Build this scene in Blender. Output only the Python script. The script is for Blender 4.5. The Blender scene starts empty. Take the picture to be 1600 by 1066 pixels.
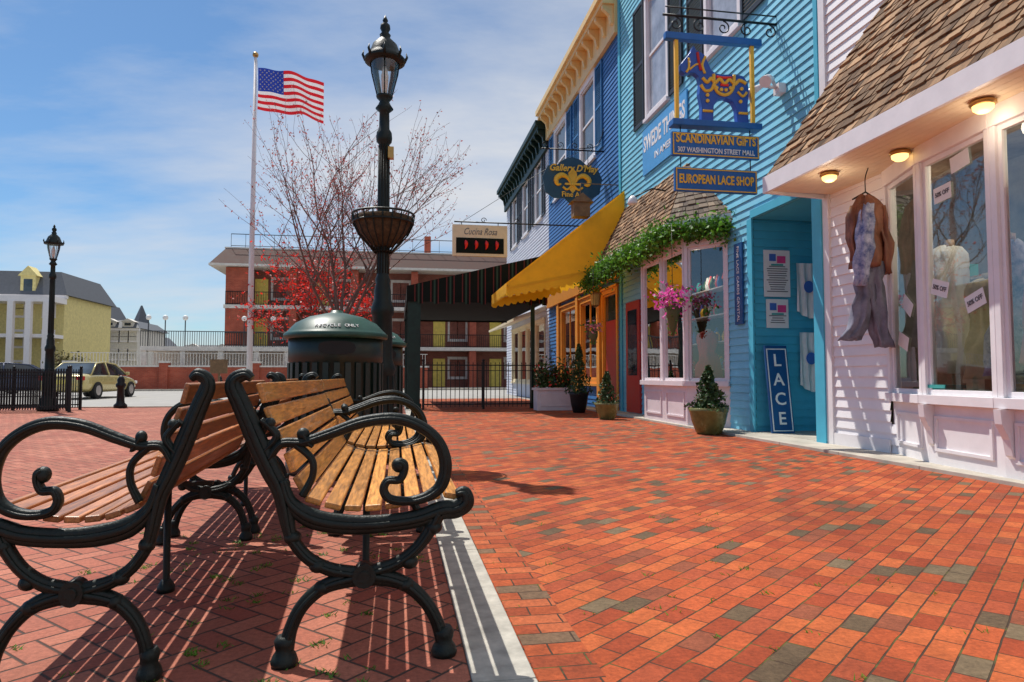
import bpy, bmesh, math, random
from mathutils import Vector, Matrix
R=random.Random(7)
sc=bpy.context.scene
COL=sc.collection
pi=math.pi
Z=Vector((0,0,1))
# ------------------------------------------------------------------ materials
def mth(nt,op,a,b=None,c=None,clamp=False):
    n=nt.nodes.new('ShaderNodeMath'); n.operation=op; n.use_clamp=clamp
    for i,x in enumerate((a,b,c)):
        if x is None: continue
        if isinstance(x,(int,float)): n.inputs[i].default_value=x
        else: nt.links.new(x,n.inputs[i])
    return n.outputs[0]
def mixc(nt,f,a,b,mode='MIX'):
    n=nt.nodes.new('ShaderNodeMix'); n.data_type='RGBA'; n.blend_type=mode
    for i,x in ((0,f),(6,a),(7,b)):
        if isinstance(x,(int,float)): n.inputs[i].default_value=x
        elif isinstance(x,(tuple,list)): n.inputs[i].default_value=(x[0],x[1],x[2],1)
        else: nt.links.new(x,n.inputs[i])
    return n.outputs[2]
def ramp(nt,f,stops,const=False):
    n=nt.nodes.new('ShaderNodeValToRGB'); cr=n.color_ramp
    if const: cr.interpolation='CONSTANT'
    while len(cr.elements)<len(stops): cr.elements.new(0.5)
    for e,(p,c) in zip(cr.elements,stops):
        e.position=p
        if isinstance(c,(int,float)): c=(c,c,c)
        e.color=(c[0],c[1],c[2],1)
    nt.links.new(f,n.inputs[0]); return n.outputs[0]
def noise(nt,vec,scale,detail=4,rough=.6):
    n=nt.nodes.new('ShaderNodeTexNoise'); n.inputs['Scale'].default_value=scale
    n.inputs['Detail'].default_value=detail; n.inputs['Roughness'].default_value=rough
    nt.links.new(vec,n.inputs['Vector']); return n.outputs[0]
def mapping(nt,vec,scale=(1,1,1),rot=(0,0,0),loc=(0,0,0)):
    n=nt.nodes.new('ShaderNodeMapping'); n.inputs['Scale'].default_value=scale
    n.inputs['Rotation'].default_value=rot; n.inputs['Location'].default_value=loc
    nt.links.new(vec,n.inputs['Vector']); return n.outputs[0]
def newmat(name):
    m=bpy.data.materials.new(name); m.use_nodes=True; nt=m.node_tree; nt.nodes.clear()
    out=nt.nodes.new('ShaderNodeOutputMaterial'); b=nt.nodes.new('ShaderNodeBsdfPrincipled')
    nt.links.new(b.outputs[0],out.inputs[0]); return m,nt,b,out
def objco(nt): return nt.nodes.new('ShaderNodeTexCoord').outputs['Object']
def posco(nt): return nt.nodes.new('ShaderNodeNewGeometry').outputs['Position']
def bumpn(nt,b,h,strength,dist=.01):
    n=nt.nodes.new('ShaderNodeBump'); n.inputs['Strength'].default_value=strength; n.inputs['Distance'].default_value=dist
    nt.links.new(h,n.inputs['Height']); nt.links.new(n.outputs[0],b.inputs['Normal'])
def mat(name,col,rough=.6,metal=0,var=.15,scale=5,isl=0,bump=0,col2=None,emit=0,stretch=(1,1,1),trans=0,coat=0,islc=None,spec=.5):
    m,nt,b,out=newmat(name)
    v=mapping(nt,objco(nt),stretch)
    n=noise(nt,v,scale,6,.65)
    c1=tuple(x*(1-var) for x in col); c2=col2 or tuple(min(1,x*(1+var)) for x in col)
    c=ramp(nt,n,[(.32,c1),(.68,c2)])
    if isl:
        r=nt.nodes.new('ShaderNodeNewGeometry').outputs['Random Per Island']
        if islc: c=mixc(nt,r,c,islc)
        f=mth(nt,'MULTIPLY_ADD',mth(nt,'FRACT',mth(nt,'MULTIPLY',r,7.31)),2*isl,1-isl)
        cc=nt.nodes.new('ShaderNodeCombineColor')
        for i in range(3): nt.links.new(f,cc.inputs[i])
        c=mixc(nt,1.0,c,cc.outputs[0],'MULTIPLY')
    nt.links.new(c,b.inputs['Base Color'])
    b.inputs['Metallic'].default_value=metal; b.inputs['Specular IOR Level'].default_value=spec
    rr=mth(nt,'MULTIPLY_ADD',n,.25,rough-.12,clamp=True); nt.links.new(rr,b.inputs['Roughness'])
    if coat: b.inputs['Coat Weight'].default_value=coat
    if bump: bumpn(nt,b,noise(nt,v,scale*4,5,.6),bump)
    if emit:
        b.inputs['Emission Color'].default_value=(*col,1); b.inputs['Emission Strength'].default_value=emit
    if trans:
        t=nt.nodes.new('ShaderNodeBsdfTranslucent'); nt.links.new(c,t.inputs[0])
        mx=nt.nodes.new('ShaderNodeMixShader'); mx.inputs[0].default_value=trans
        nt.links.new(b.outputs[0],mx.inputs[1]); nt.links.new(t.outputs[0],mx.inputs[2]); nt.links.new(mx.outputs[0],out.inputs[0])
    return m
def glassmat(name,base=.1,tint=(.85,.92,.9)):
    m=bpy.data.materials.new(name); m.use_nodes=True; nt=m.node_tree; nt.nodes.clear()
    out=nt.nodes.new('ShaderNodeOutputMaterial'); t=nt.nodes.new('ShaderNodeBsdfTransparent'); t.inputs[0].default_value=(*tint,1)
    g=nt.nodes.new('ShaderNodeBsdfGlossy'); g.inputs['Roughness'].default_value=.015
    lw=nt.nodes.new('ShaderNodeFresnel'); lw.inputs[0].default_value=1.5
    f=mth(nt,'MULTIPLY_ADD',lw.outputs[0],.9,base,clamp=True)
    bp=nt.nodes.new('ShaderNodeBump'); bp.inputs['Strength'].default_value=.05; bp.inputs['Distance'].default_value=.05
    nt.links.new(noise(nt,objco(nt),1.7,1,.4),bp.inputs['Height']); nt.links.new(bp.outputs[0],g.inputs['Normal'])
    mx=nt.nodes.new('ShaderNodeMixShader'); nt.links.new(f,mx.inputs[0]); nt.links.new(t.outputs[0],mx.inputs[1]); nt.links.new(g.outputs[0],mx.inputs[2])
    nt.links.new(mx.outputs[0],out.inputs[0]); return m
def darkglass(name,col=(.03,.04,.05)):
    m,nt,b,out=newmat(name)
    n=noise(nt,objco(nt),1.3,2,.5)
    nt.links.new(ramp(nt,n,[(.35,tuple(x*.5 for x in col)),(.7,tuple(x*2.2 for x in col))]),b.inputs['Base Color'])
    b.inputs['Roughness'].default_value=.05; b.inputs['Specular IOR Level'].default_value=.9
    bumpn(nt,b,noise(nt,objco(nt),2.2,1,.4),.12,.03); return m
def paver(name,rot,bw,bh,stops,mortar=(.055,.035,.022),dirt=.32):
    m,nt,b,out=newmat(name); P=posco(nt)
    wn=nt.nodes.new('ShaderNodeTexNoise'); wn.inputs['Scale'].default_value=4; wn.inputs['Detail'].default_value=2; nt.links.new(P,wn.inputs['Vector'])
    vm=nt.nodes.new('ShaderNodeVectorMath'); vm.operation='MULTIPLY_ADD'; nt.links.new(wn.outputs[1],vm.inputs[0]); vm.inputs[1].default_value=(.014,.014,0); nt.links.new(P,vm.inputs[2])
    v=mapping(nt,vm.outputs[0],(1,1,1),(0,0,rot))
    t=nt.nodes.new('ShaderNodeTexBrick'); nt.links.new(v,t.inputs['Vector'])
    t.inputs['Color1'].default_value=(0,0,0,1); t.inputs['Color2'].default_value=(1,1,1,1); t.inputs['Mortar'].default_value=(.5,.5,.5,1)
    t.inputs['Scale'].default_value=1; t.inputs['Brick Width'].default_value=bw; t.inputs['Row Height'].default_value=bh
    t.inputs['Mortar Size'].default_value=.0034; t.inputs['Mortar Smooth'].default_value=.3
    c=ramp(nt,t.outputs[0],stops,True)
    n=noise(nt,P,55,5,.75); n2=noise(nt,P,.9,4,.6); n3=noise(nt,P,12,4,.6)
    c=mixc(nt,1.0,c,ramp(nt,n,[(.3,.6),(.7,1.25)]),'MULTIPLY')
    c=mixc(nt,1.0,c,ramp(nt,n3,[(.3,.82),(.7,1.12)]),'MULTIPLY')
    c=mixc(nt,1.0,c,ramp(nt,n2,[(.3,1-dirt),(.7,1.12)]),'MULTIPLY')
    c=mixc(nt,t.outputs[1],c,mixc(nt,ramp(nt,noise(nt,P,6,3,.6),[(.52,0),(.64,1)]),mortar,(.10,.10,.025)))
    nt.links.new(c,b.inputs['Base Color']); b.inputs['Roughness'].default_value=.88; b.inputs['Specular IOR Level'].default_value=.3
    h=mth(nt,'SUBTRACT',mth(nt,'MULTIPLY_ADD',t.outputs[0],.3,mth(nt,'MULTIPLY',n,.45)),t.outputs[1]); bumpn(nt,b,h,.9,.007); return m
def herring(name,rot,w,stops,mortar=(.06,.04,.03)):
    m,nt,b,out=newmat(name); P=posco(nt)
    v=mapping(nt,P,(1/w,1/w,1),(0,0,rot)); s=nt.nodes.new('ShaderNodeSeparateXYZ'); nt.links.new(v,s.inputs[0])
    x,y=s.outputs[0],s.outputs[1]
    i=mth(nt,'FLOOR',x); j=mth(nt,'FLOOR',y); k=mth(nt,'FLOORED_MODULO',mth(nt,'SUBTRACT',i,j),4.0)
    fx=mth(nt,'SUBTRACT',x,i); fy=mth(nt,'SUBTRACT',y,j)
    h=[mth(nt,'COMPARE',k,float(q),.5) for q in range(4)]
    dl=mth(nt,'MULTIPLY_ADD',h[1],10.,fx); dr=mth(nt,'MULTIPLY_ADD',h[0],10.,mth(nt,'SUBTRACT',1.,fx))
    db=mth(nt,'MULTIPLY_ADD',h[2],10.,fy); dt=mth(nt,'MULTIPLY_ADD',h[3],10.,mth(nt,'SUBTRACT',1.,fy))
    d=mth(nt,'MINIMUM',mth(nt,'MINIMUM',dl,dr),mth(nt,'MINIMUM',db,dt))
    mo=ramp(nt,d,[(.02,1),(.065,0)])
    cb=nt.nodes.new('ShaderNodeCombineXYZ'); nt.links.new(mth(nt,'SUBTRACT',i,h[1]),cb.inputs[0]); nt.links.new(mth(nt,'SUBTRACT',j,h[2]),cb.inputs[1])
    wn=nt.nodes.new('ShaderNodeTexWhiteNoise'); nt.links.new(cb.outputs[0],wn.inputs[0])
    c=ramp(nt,wn.outputs[0],stops,False)
    n=noise(nt,P,55,5,.75); n2=noise(nt,P,.7,4,.6)
    c=mixc(nt,1.0,c,ramp(nt,n,[(.3,.62),(.7,1.22)]),'MULTIPLY'); c=mixc(nt,1.0,c,ramp(nt,n2,[(.3,.78),(.7,1.12)]),'MULTIPLY')
    c=mixc(nt,mo,c,mortar); nt.links.new(c,b.inputs['Base Color']); b.inputs['Roughness'].default_value=.88
    bumpn(nt,b,mth(nt,'SUBTRACT',mth(nt,'MULTIPLY',n,.45),mo),.9,.007); return m
def brickwall(name,c1,c2,mortar=(.35,.3,.27)):
    m,nt,b,out=newmat(name); P=objco(nt)
    s=nt.nodes.new('ShaderNodeSeparateXYZ'); nt.links.new(P,s.inputs[0]); cb=nt.nodes.new('ShaderNodeCombineXYZ')
    nt.links.new(mth(nt,'ADD',s.outputs[0],s.outputs[1]),cb.inputs[0]); nt.links.new(s.outputs[2],cb.inputs[1])
    t=nt.nodes.new('ShaderNodeTexBrick'); nt.links.new(cb.outputs[0],t.inputs['Vector'])
    t.inputs['Color1'].default_value=(*c1,1); t.inputs['Color2'].default_value=(*c2,1); t.inputs['Mortar'].default_value=(*mortar,1)
    t.inputs['Scale'].default_value=1; t.inputs['Brick Width'].default_value=.21; t.inputs['Row Height'].default_value=.075; t.inputs['Mortar Size'].default_value=.006
    c=mixc(nt,1.0,t.outputs[0],ramp(nt,noise(nt,P,1.2,4,.6),[(.3,.75),(.7,1.15)]),'MULTIPLY')
    nt.links.new(c,b.inputs['Base Color']); b.inputs['Roughness'].default_value=.85; return m

K={}
K['pav']=paver('orange brick pavers',math.radians(-40),.175,.09,[(0,(.44,.082,.024)),(.18,(.54,.125,.036)),(.36,(.35,.06,.02)),(.52,(.50,.10,.03)),(.68,(.41,.08,.03)),(.82,(.29,.08,.038)),(.885,(.14,.09,.05)),(.95,(.20,.14,.08))])
K['soldier']=paver('border brick pavers',0,.2,.09,[(0,(.44,.09,.027)),(.3,(.36,.07,.024)),(.6,(.50,.125,.045)),(.85,(.2,.12,.07))])
K['herr']=herring('herringbone brick pavers',math.radians(45),.098,[(0,(.42,.135,.08)),(.4,(.34,.085,.05)),(.7,(.48,.17,.105)),(1,(.38,.12,.07))])
K['conc']=mat('pale concrete',(.46,.42,.35),.85,var=.22,scale=2.5,bump=.15)
K['kerbc']=mat('grey granite kerb',(.40,.38,.33),.85,var=.28,scale=9,bump=.25)
K['asph']=mat('light worn asphalt',(.32,.31,.29),.9,var=.15,scale=1.2,bump=.1)
K['land']=mat('dull ground',(.16,.15,.12),.95,var=.2,scale=.2)
K['blue']=mat('sky blue painted clapboard',(.19,.54,.70),.5,var=.08,scale=2,isl=.04)
K['bluedk']=mat('turquoise painted board',(.07,.45,.62),.5,var=.06)
K['white']=mat('white painted clapboard',(.84,.82,.83),.5,var=.05,scale=2,isl=.03)
K['trim']=mat('white painted trim',(.82,.79,.80),.4,var=.05)
K['pinktrim']=mat('pinkish white paint',(.78,.69,.70),.4,var=.06)
K['navy']=mat('deep blue clapboard',(.035,.16,.42),.5,var=.1,scale=2,isl=.05)
K['lav']=mat('pale grey clapboard',(.60,.62,.70),.6,var=.06,scale=2,isl=.04)
K['ochre']=mat('ochre cream paint',(.82,.57,.24),.5,var=.08)
K['cream']=mat('cream paint',(.76,.65,.44),.5,var=.08)
K['dkgreen']=mat('dark green gloss paint',(.010,.032,.025),.45,var=.3,spec=.3)
K['iron']=mat('dark green cast iron',(.005,.011,.009),.46,var=.4,scale=18,bump=.3,spec=.34)
K['black']=mat('black painted iron',(.008,.008,.009),.45,var=.2,scale=9,spec=.35)
K['shut']=mat('black shutter paint',(.018,.022,.028),.45,var=.2)
K['dblueshut']=mat('blue shutter paint',(.03,.17,.40),.45,var=.1)
K['shake']=mat('weathered cedar shakes',(.13,.068,.034),.9,var=.55,scale=7,isl=.5,bump=.5,stretch=(6,6,1),islc=(.36,.22,.12))
K['shakegrey']=mat('grey weathered shakes',(.15,.11,.085),.9,var=.4,scale=7,isl=.4,bump=.5,stretch=(6,6,1),islc=(.26,.19,.13))
K['soffit']=mat('cream soffit boards',(.80,.66,.46),.6,var=.06,isl=.04)
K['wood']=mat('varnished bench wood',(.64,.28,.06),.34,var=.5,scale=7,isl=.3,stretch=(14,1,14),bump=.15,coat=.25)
K['woodshade']=mat('bench wood with painted shade',(.42,.16,.05),.4,var=.45,scale=7,isl=.3,stretch=(14,1,14),bump=.12,coat=.15)  # same bench wood, darkened in colour to stand in for shade
K['glass']=glassmat('shop window glass',.16)
K['lampglass']=glassmat('lantern glass',.05,(.97,.97,.96))
K['dglass']=darkglass('dark reflective window glass')
K['curtain']=mat('pale curtained glass',(.34,.38,.44),.12,var=.35,scale=1.5)
K['yellow']=mat('yellow awning canvas',(.95,.58,.04),.75,var=.06,trans=.5)
K['orange']=mat('orange trim paint',(.82,.32,.04),.5,var=.08)
K['red']=mat('red door paint',(.50,.03,.02),.4,var=.1)
K['stripeblk']=mat('black canvas',(.010,.014,.012),.85,spec=.1)
K['stripered']=mat('dark red canvas',(.12,.014,.012),.8)
K['stripegrn']=mat('green canvas',(.015,.05,.03),.8)
K['sgnblue']=mat('sign blue paint',(.010,.13,.42),.4,var=.12)
K['sgnnavy']=mat('navy sign paint',(.01,.08,.24),.4,var=.12)
K['sgndk']=mat('dark slate blue sign paint',(.02,.07,.12),.4,var=.15)
K['sgnlt']=mat('sky blue sign',(.08,.36,.72),.5,var=.07)
K['gold']=mat('gold lettering',(.92,.52,.04),.4,var=.05)
K['wht']=mat('white lettering',(.82,.82,.80),.5,var=.03)
K['hblue']=mat('horse cobalt paint',(.015,.09,.42),.35,var=.12)
K['paper']=mat('white paper',(.80,.80,.78),.7,var=.03)
K['inkg']=mat('grey ink',(.12,.12,.13),.7)
K['inkb']=mat('blue ink',(.05,.15,.5),.7)
K['inkr']=mat('magenta ink',(.7,.06,.25),.7)
K['leaf']=mat('bright ivy leaves',(.10,.25,.02),.5,isl=.6,trans=.35)
K['dleaf']=mat('dark evergreen needles',(.04,.085,.02),.6,isl=.5)
K['dryleaf']=mat('dry olive foliage',(.14,.13,.04),.7,isl=.5)
K['bud']=mat('red spring buds',(.50,.06,.055),.6,isl=.4,trans=.25,islc=(.50,.22,.20))
K['redleaf']=mat('crimson maple leaves',(.66,.03,.02),.5,isl=.5,trans=.4)
K['bark']=mat('grey brown bark',(.17,.105,.085),.9,var=.3,scale=12)
K['pinkfl']=mat('pink petals',(.85,.12,.48),.6,isl=.4,trans=.3)
K['redfl']=mat('red petals',(.7,.03,.02),.6,isl=.35)
K['pot']=mat('olive glazed pot',(.17,.17,.055),.25,var=.35,scale=5)
K['coir']=mat('coir liner',(.08,.05,.025),.95,var=.5,scale=20,bump=.7)
K['bingrn']=mat('dark green lid',(.016,.065,.048),.42,var=.3,scale=4,spec=.4)
K['binbody']=mat('dark green steel',(.006,.018,.013),.42,var=.2)
K['pole']=mat('white aluminium pole',(.70,.66,.68),.35,var=.04)
K['frd']=mat('flag red',(.65,.015,.025),.7,trans=.4,var=.04)
K['fwh']=mat('flag white',(.82,.80,.80),.7,trans=.4,var=.03)
K['fbl']=mat('flag blue',(.02,.05,.36),.7,trans=.3,var=.04)
K['brick']=brickwall('red brick wall',(.38,.065,.03),(.46,.095,.045),(.26,.14,.11))
K['mbrick']=brickwall('brown red brick wall',(.22,.065,.045),(.28,.09,.06),(.24,.15,.12))
K['mroof']=mat('brown roof tiles',(.085,.04,.032),.85,var=.25,scale=3)
K['ydoor']=mat('yellow door',(.78,.62,.12),.5)
K['stucco']=mat('off white stucco',(.66,.63,.58),.8)
K['greyh']=mat('grey clapboard',(.28,.33,.40),.7)
K['yellowh']=mat('pale yellow clapboard',(.72,.62,.26),.7)
K['slate']=mat('slate roof',(.10,.11,.13),.7)
K['tan']=mat('champagne car paint',(.60,.50,.20),.25,metal=.2,var=.03,coat=.8)
K['cblue']=mat('dark blue car paint',(.02,.035,.09),.25,metal=.3,var=.05,coat=.8)
K['csilver']=mat('silver car paint',(.35,.38,.42),.25,metal=.5,var=.05,coat=.8)
K['tyre']=mat('tyre rubber',(.015,.015,.015),.85)
K['rim']=mat('alloy rim',(.5,.5,.5),.3,metal=.9)
K['tail']=mat('red lamp plastic',(.5,.01,.01),.2)
K['plate']=mat('yellow plate',(.75,.62,.15),.5)
K['lamp']=mat('lit warm bulb',(1.0,.66,.22),.4,emit=2.2,var=.02)
K['brass']=mat('aged brass',(.45,.27,.09),.35,metal=.8)
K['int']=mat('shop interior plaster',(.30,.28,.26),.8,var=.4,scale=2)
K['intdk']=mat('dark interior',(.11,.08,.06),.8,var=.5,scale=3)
K['brown']=mat('brown leather',(.24,.09,.05),.55,var=.4,scale=6,bump=.4)
K['denim']=mat('blue striped cotton',(.14,.22,.62),.8,var=.5,scale=12,col2=(.6,.65,.82))
K['greycl']=mat('grey wool cloth',(.19,.19,.25),.9,var=.4,scale=5,bump=.3)
K['pinkcl']=mat('pink cotton',(.80,.28,.34),.85,var=.15)
K['whitecl']=mat('white cotton',(.75,.75,.74),.85,var=.1)
K['beigecl']=mat('sand cotton',(.60,.48,.30),.85,var=.25)
K['tealcl']=mat('teal cotton',(.05,.35,.32),.85,var=.2)
K['skin']=mat('mannequin plastic',(.45,.33,.24),.4)
K['weath']=mat('weathered box wood',(.20,.12,.06),.8,var=.3,scale=8)
K['chili']=mat('chili red',(.75,.02,.02),.3)
K['hyd']=mat('dark grey iron',(.04,.045,.05),.5)

# ------------------------------------------------------------------ mesh builder
def spw(x,e=.62): return math.copysign(abs(x)**e,x)
class M:
    def __init__(s): s.v=[]; s.f=[]; s.m=[]; s.s=[]
    def face(s,pts,mi=0,sm=False):
        b=len(s.v); s.v+=[tuple(p) for p in pts]; s.f.append(tuple(range(b,b+len(pts)))); s.m.append(mi); s.s.append(sm)
    def hexa(s,c,mi=0):
        b=len(s.v); s.v+=[tuple(p) for p in c]
        for q in ((0,3,2,1),(4,5,6,7),(0,1,5,4),(1,2,6,5),(2,3,7,6),(3,0,4,7)):
            s.f.append(tuple(b+i for i in q)); s.m.append(mi); s.s.append(False)
    def box(s,x0,x1,y0,y1,z0,z1,mi=0):
        s.hexa([(x0,y0,z0),(x1,y0,z0),(x1,y1,z0),(x0,y1,z0),(x0,y0,z1),(x1,y0,z1),(x1,y1,z1),(x0,y1,z1)],mi)
    def obox(s,c,ax,ay,az,mi=0):
        c=Vector(c);ax=Vector(ax)/2;ay=Vector(ay)/2;az=Vector(az)/2
        s.hexa([c-ax-ay-az,c+ax-ay-az,c+ax+ay-az,c-ax+ay-az,c-ax-ay+az,c+ax-ay+az,c+ax+ay+az,c-ax+ay+az],mi)
    def tube(s,path,r,n=8,mi=0,up=None,ry=None,cap=True,sm=True):
        P=[Vector(p) for p in path]; L=len(P)
        if not isinstance(r,(list,tuple)): r=[r]*L
        b=len(s.v); pv=None
        for i,p in enumerate(P):
            t=(P[min(i+1,L-1)]-P[max(i-1,0)]); t=t.normalized() if t.length>1e-9 else Vector((0,0,1))
            if up is not None: u=Vector(up); sd=t.cross(u).normalized(); w=u
            else:
                if pv is None: pv=Vector((0,0,1)) if abs(t.z)<.9 else Vector((1,0,0))
                sd=t.cross(pv).normalized(); w=sd.cross(t).normalized(); pv=w
            rr=r[i]; r2=(ry if ry is not None else rr)
            if isinstance(r2,(list,tuple)): r2=r2[i]
            for k in range(n):
                a=2*pi*k/n; ca,sa=math.cos(a),math.sin(a)
                if up is not None: ca,sa=spw(ca),spw(sa)
                s.v.append(tuple(p+sd*(rr*ca)+w*(r2*sa)))
        for i in range(L-1):
            for k in range(n):
                a=b+i*n+k; c=b+i*n+(k+1)%n; s.f.append((a,c,c+n,a+n)); s.m.append(mi); s.s.append(sm)
        if cap:
            s.f.append(tuple(b+k for k in range(n))[::-1]); s.m.append(mi); s.s.append(False)
            s.f.append(tuple(b+(L-1)*n+k for k in range(n))); s.m.append(mi); s.s.append(False)
    def lathe(s,prof,n=20,c=(0,0,0),mi=0,sm=True):
        b=len(s.v); L=len(prof)
        for r,z in prof:
            for k in range(n):
                a=2*pi*k/n; s.v.append((c[0]+r*math.cos(a),c[1]+r*math.sin(a),c[2]+z))
        for i in range(L-1):
            for k in range(n):
                a=b+i*n+k; d=b+i*n+(k+1)%n; s.f.append((a,d,d+n,a+n)); s.m.append(mi); s.s.append(sm)
        s.f.append(tuple(b+k for k in range(n))[::-1]); s.m.append(mi); s.s.append(False)
        s.f.append(tuple(b+(L-1)*n+k for k in range(n))); s.m.append(mi); s.s.append(False)
    def prism(s,poly,O,U,V,t,mi=0):
        O=Vector(O);U=Vector(U);V=Vector(V);N=U.cross(V).normalized()*t; n=len(poly); b=len(s.v)
        for k in (0,1):
            for (a,c) in poly: s.v.append(tuple(O+U*a+V*c+N*k))
        s.f.append(tuple(b+i for i in range(n))[::-1]); s.f.append(tuple(b+n+i for i in range(n))); s.m+=[mi,mi]; s.s+=[False]*2
        for i in range(n):
            j=(i+1)%n; s.f.append((b+i,b+j,b+n+j,b+n+i)); s.m.append(mi); s.s.append(False)
    def ball(s,c,r,mi=0,n=10,sz=1):
        s.lathe([(r*math.sin(pi*i/8)+1e-4,-r*sz*math.cos(pi*i/8)) for i in range(9)],n,c,mi)
    def leaf(s,c,size,mi=0,rnd=R):
        d=Vector((rnd.gauss(0,1),rnd.gauss(0,1),rnd.gauss(0,1))).normalized(); e=d.cross(Vector((rnd.gauss(0,1),rnd.gauss(0,1),rnd.gauss(0,1)))).normalized()
        c=Vector(c); s.face([c-d*size,c+e*size*.5,c+d*size,c-e*size*.5],mi)
    def build(s,name,mats,parent=None,world=True,bevel=0,sub=0,label=None,cat=None,kind=None,group=None):
        off=Vector(parent_world(parent)) if (parent and world) else Vector((0,0,0))
        me=bpy.data.meshes.new(name); me.from_pydata([tuple(Vector(v)-off) for v in s.v],[],s.f)
        for m in (mats if isinstance(mats,(list,tuple)) else [mats]): me.materials.append(K[m])
        me.polygons.foreach_set('material_index',s.m); me.polygons.foreach_set('use_smooth',s.s); me.update()
        o=bpy.data.objects.new(name,me); COL.objects.link(o)
        if parent: o.parent=parent
        if bevel:
            b=o.modifiers.new('bevel','BEVEL'); b.width=bevel; b.segments=2; b.limit_method='ANGLE'
        if sub:
            b=o.modifiers.new('sub','SUBSURF'); b.levels=sub; b.render_levels=sub
        if label: o['label']=label
        if cat: o['category']=cat
        if kind: o['kind']=kind
        if group: o['group']=group
        return o
def parent_world(p):
    v=Vector((0,0,0))
    while p: v+=p.location; p=p.parent
    return v
def thing(name,label,cat,loc=(0,0,0),group=None):
    o=bpy.data.objects.new(name,None); o.location=loc; o.empty_display_size=.2; COL.objects.link(o)
    o['label']=label; o['category']=cat
    if group: o['group']=group
    return o
def copy_thing(src,loc,rz=0,label=None,scale=None):
    def rec(o,par):
        c=o.copy(); COL.objects.link(c)
        if par: c.parent=par; c.matrix_parent_inverse=o.matrix_parent_inverse
        for ch in [x for x in ALLCH.get(o.name,[])]: rec(ch,c)
        return c
    ALLCH.clear()
    for o in bpy.data.objects:
        if o.parent: ALLCH.setdefault(o.parent.name,[]).append(o)
    c=rec(src,None); c.location=loc; c.rotation_euler=(0,0,rz)
    if label: c['label']=label
    if scale: c.scale=scale
    return c
ALLCH={}
def cr(pts,k=6):
    P=[Vector(p) for p in pts]; out=[]
    for i in range(len(P)-1):
        p0=P[max(i-1,0)];p1=P[i];p2=P[i+1];p3=P[min(i+2,len(P)-1)]
        for j in range(k):
            t=j/k; out.append(.5*((2*p1)+(-p0+p2)*t+(2*p0-5*p1+4*p2-p3)*t*t+(-p0+3*p1-3*p2+p3)*t*t*t))
    out.append(P[-1]); return out
def text(s,size,mt,parent,O,U,V,name='lettering',align='CENTER',ext=.003,shear=0,world=True,wid=None,bold=0,scx=1,label=None):
    cu=bpy.data.curves.new('t','FONT'); cu.body=s; cu.size=size; cu.align_x=align; cu.align_y='CENTER'; cu.extrude=ext; cu.shear=shear; cu.offset=bold; cu.resolution_u=3
    o=bpy.data.objects.new('t',cu); COL.objects.link(o); dg=bpy.context.evaluated_depsgraph_get()
    me=bpy.data.meshes.new_from_object(o.evaluated_get(dg)); bpy.data.objects.remove(o); bpy.data.curves.remove(cu)
    xs=[v.co.x for v in me.vertices] or [0,1]; w=max(xs)-min(xs)
    k=(wid/w if wid else scx)
    U=Vector(U).normalized();V=Vector(V).normalized();Nn=U.cross(V)
    O=Vector(O)-(parent_world(parent) if (parent and world) else Vector((0,0,0)))
    for v in me.vertices: v.co=O+U*(v.co.x*k)+V*v.co.y+Nn*v.co.z
    me.name=name; me.materials.clear(); me.materials.append(K[mt])
    ob=bpy.data.objects.new(name,me); COL.objects.link(ob); ob.parent=parent
    if label: ob['label']=label
    return ob
class Fr:
    def __init__(s,O,U,N): s.O=Vector(O);s.U=Vector(U).normalized();s.N=Vector(N).normalized()
    def p(s,u,z,n=0): return s.O+s.U*u+Z*z+s.N*n
    def box(s,m,u0,u1,z0,z1,n0,n1,mi=0):
        m.hexa([s.p(u0,z0,n0),s.p(u1,z0,n0),s.p(u1,z0,n1),s.p(u0,z0,n1),s.p(u0,z1,n0),s.p(u1,z1,n0),s.p(u1,z1,n1),s.p(u0,z1,n1)],mi)
    def clap(s,m,u0,u1,z0,z1,holes=(),bh=.125,mi=0,d=.02):
        us=sorted({u0,u1}|{min(max(h[i],u0),u1) for h in holes for i in (0,1)})
        for a,b in zip(us,us[1:]):
            if b-a<1e-4: continue
            segs=[(z0,z1)]; mid=(a+b)/2
            for h in holes:
                if h[0]<mid<h[1]:
                    ns=[]
                    for q0,q1 in segs:
                        if h[2]>q0: ns.append((q0,min(q1,h[2])))
                        if h[3]<q1: ns.append((max(q0,h[3]),q1))
                    segs=[x for x in ns if x[1]-x[0]>1e-4]
            for q0,q1 in segs:
                k=math.floor(q0/bh)
                while k*bh<q1-1e-4:
                    za=max(q0,k*bh); zb=min(q1,(k+1)*bh)
                    if zb-za>1e-3:
                        m.face([s.p(a,za,d),s.p(b,za,d),s.p(b,zb,0),s.p(a,zb,0)],mi)
                        m.face([s.p(a,za,0),s.p(b,za,0),s.p(b,za,d),s.p(a,za,d)],mi)
                    k+=1
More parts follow.
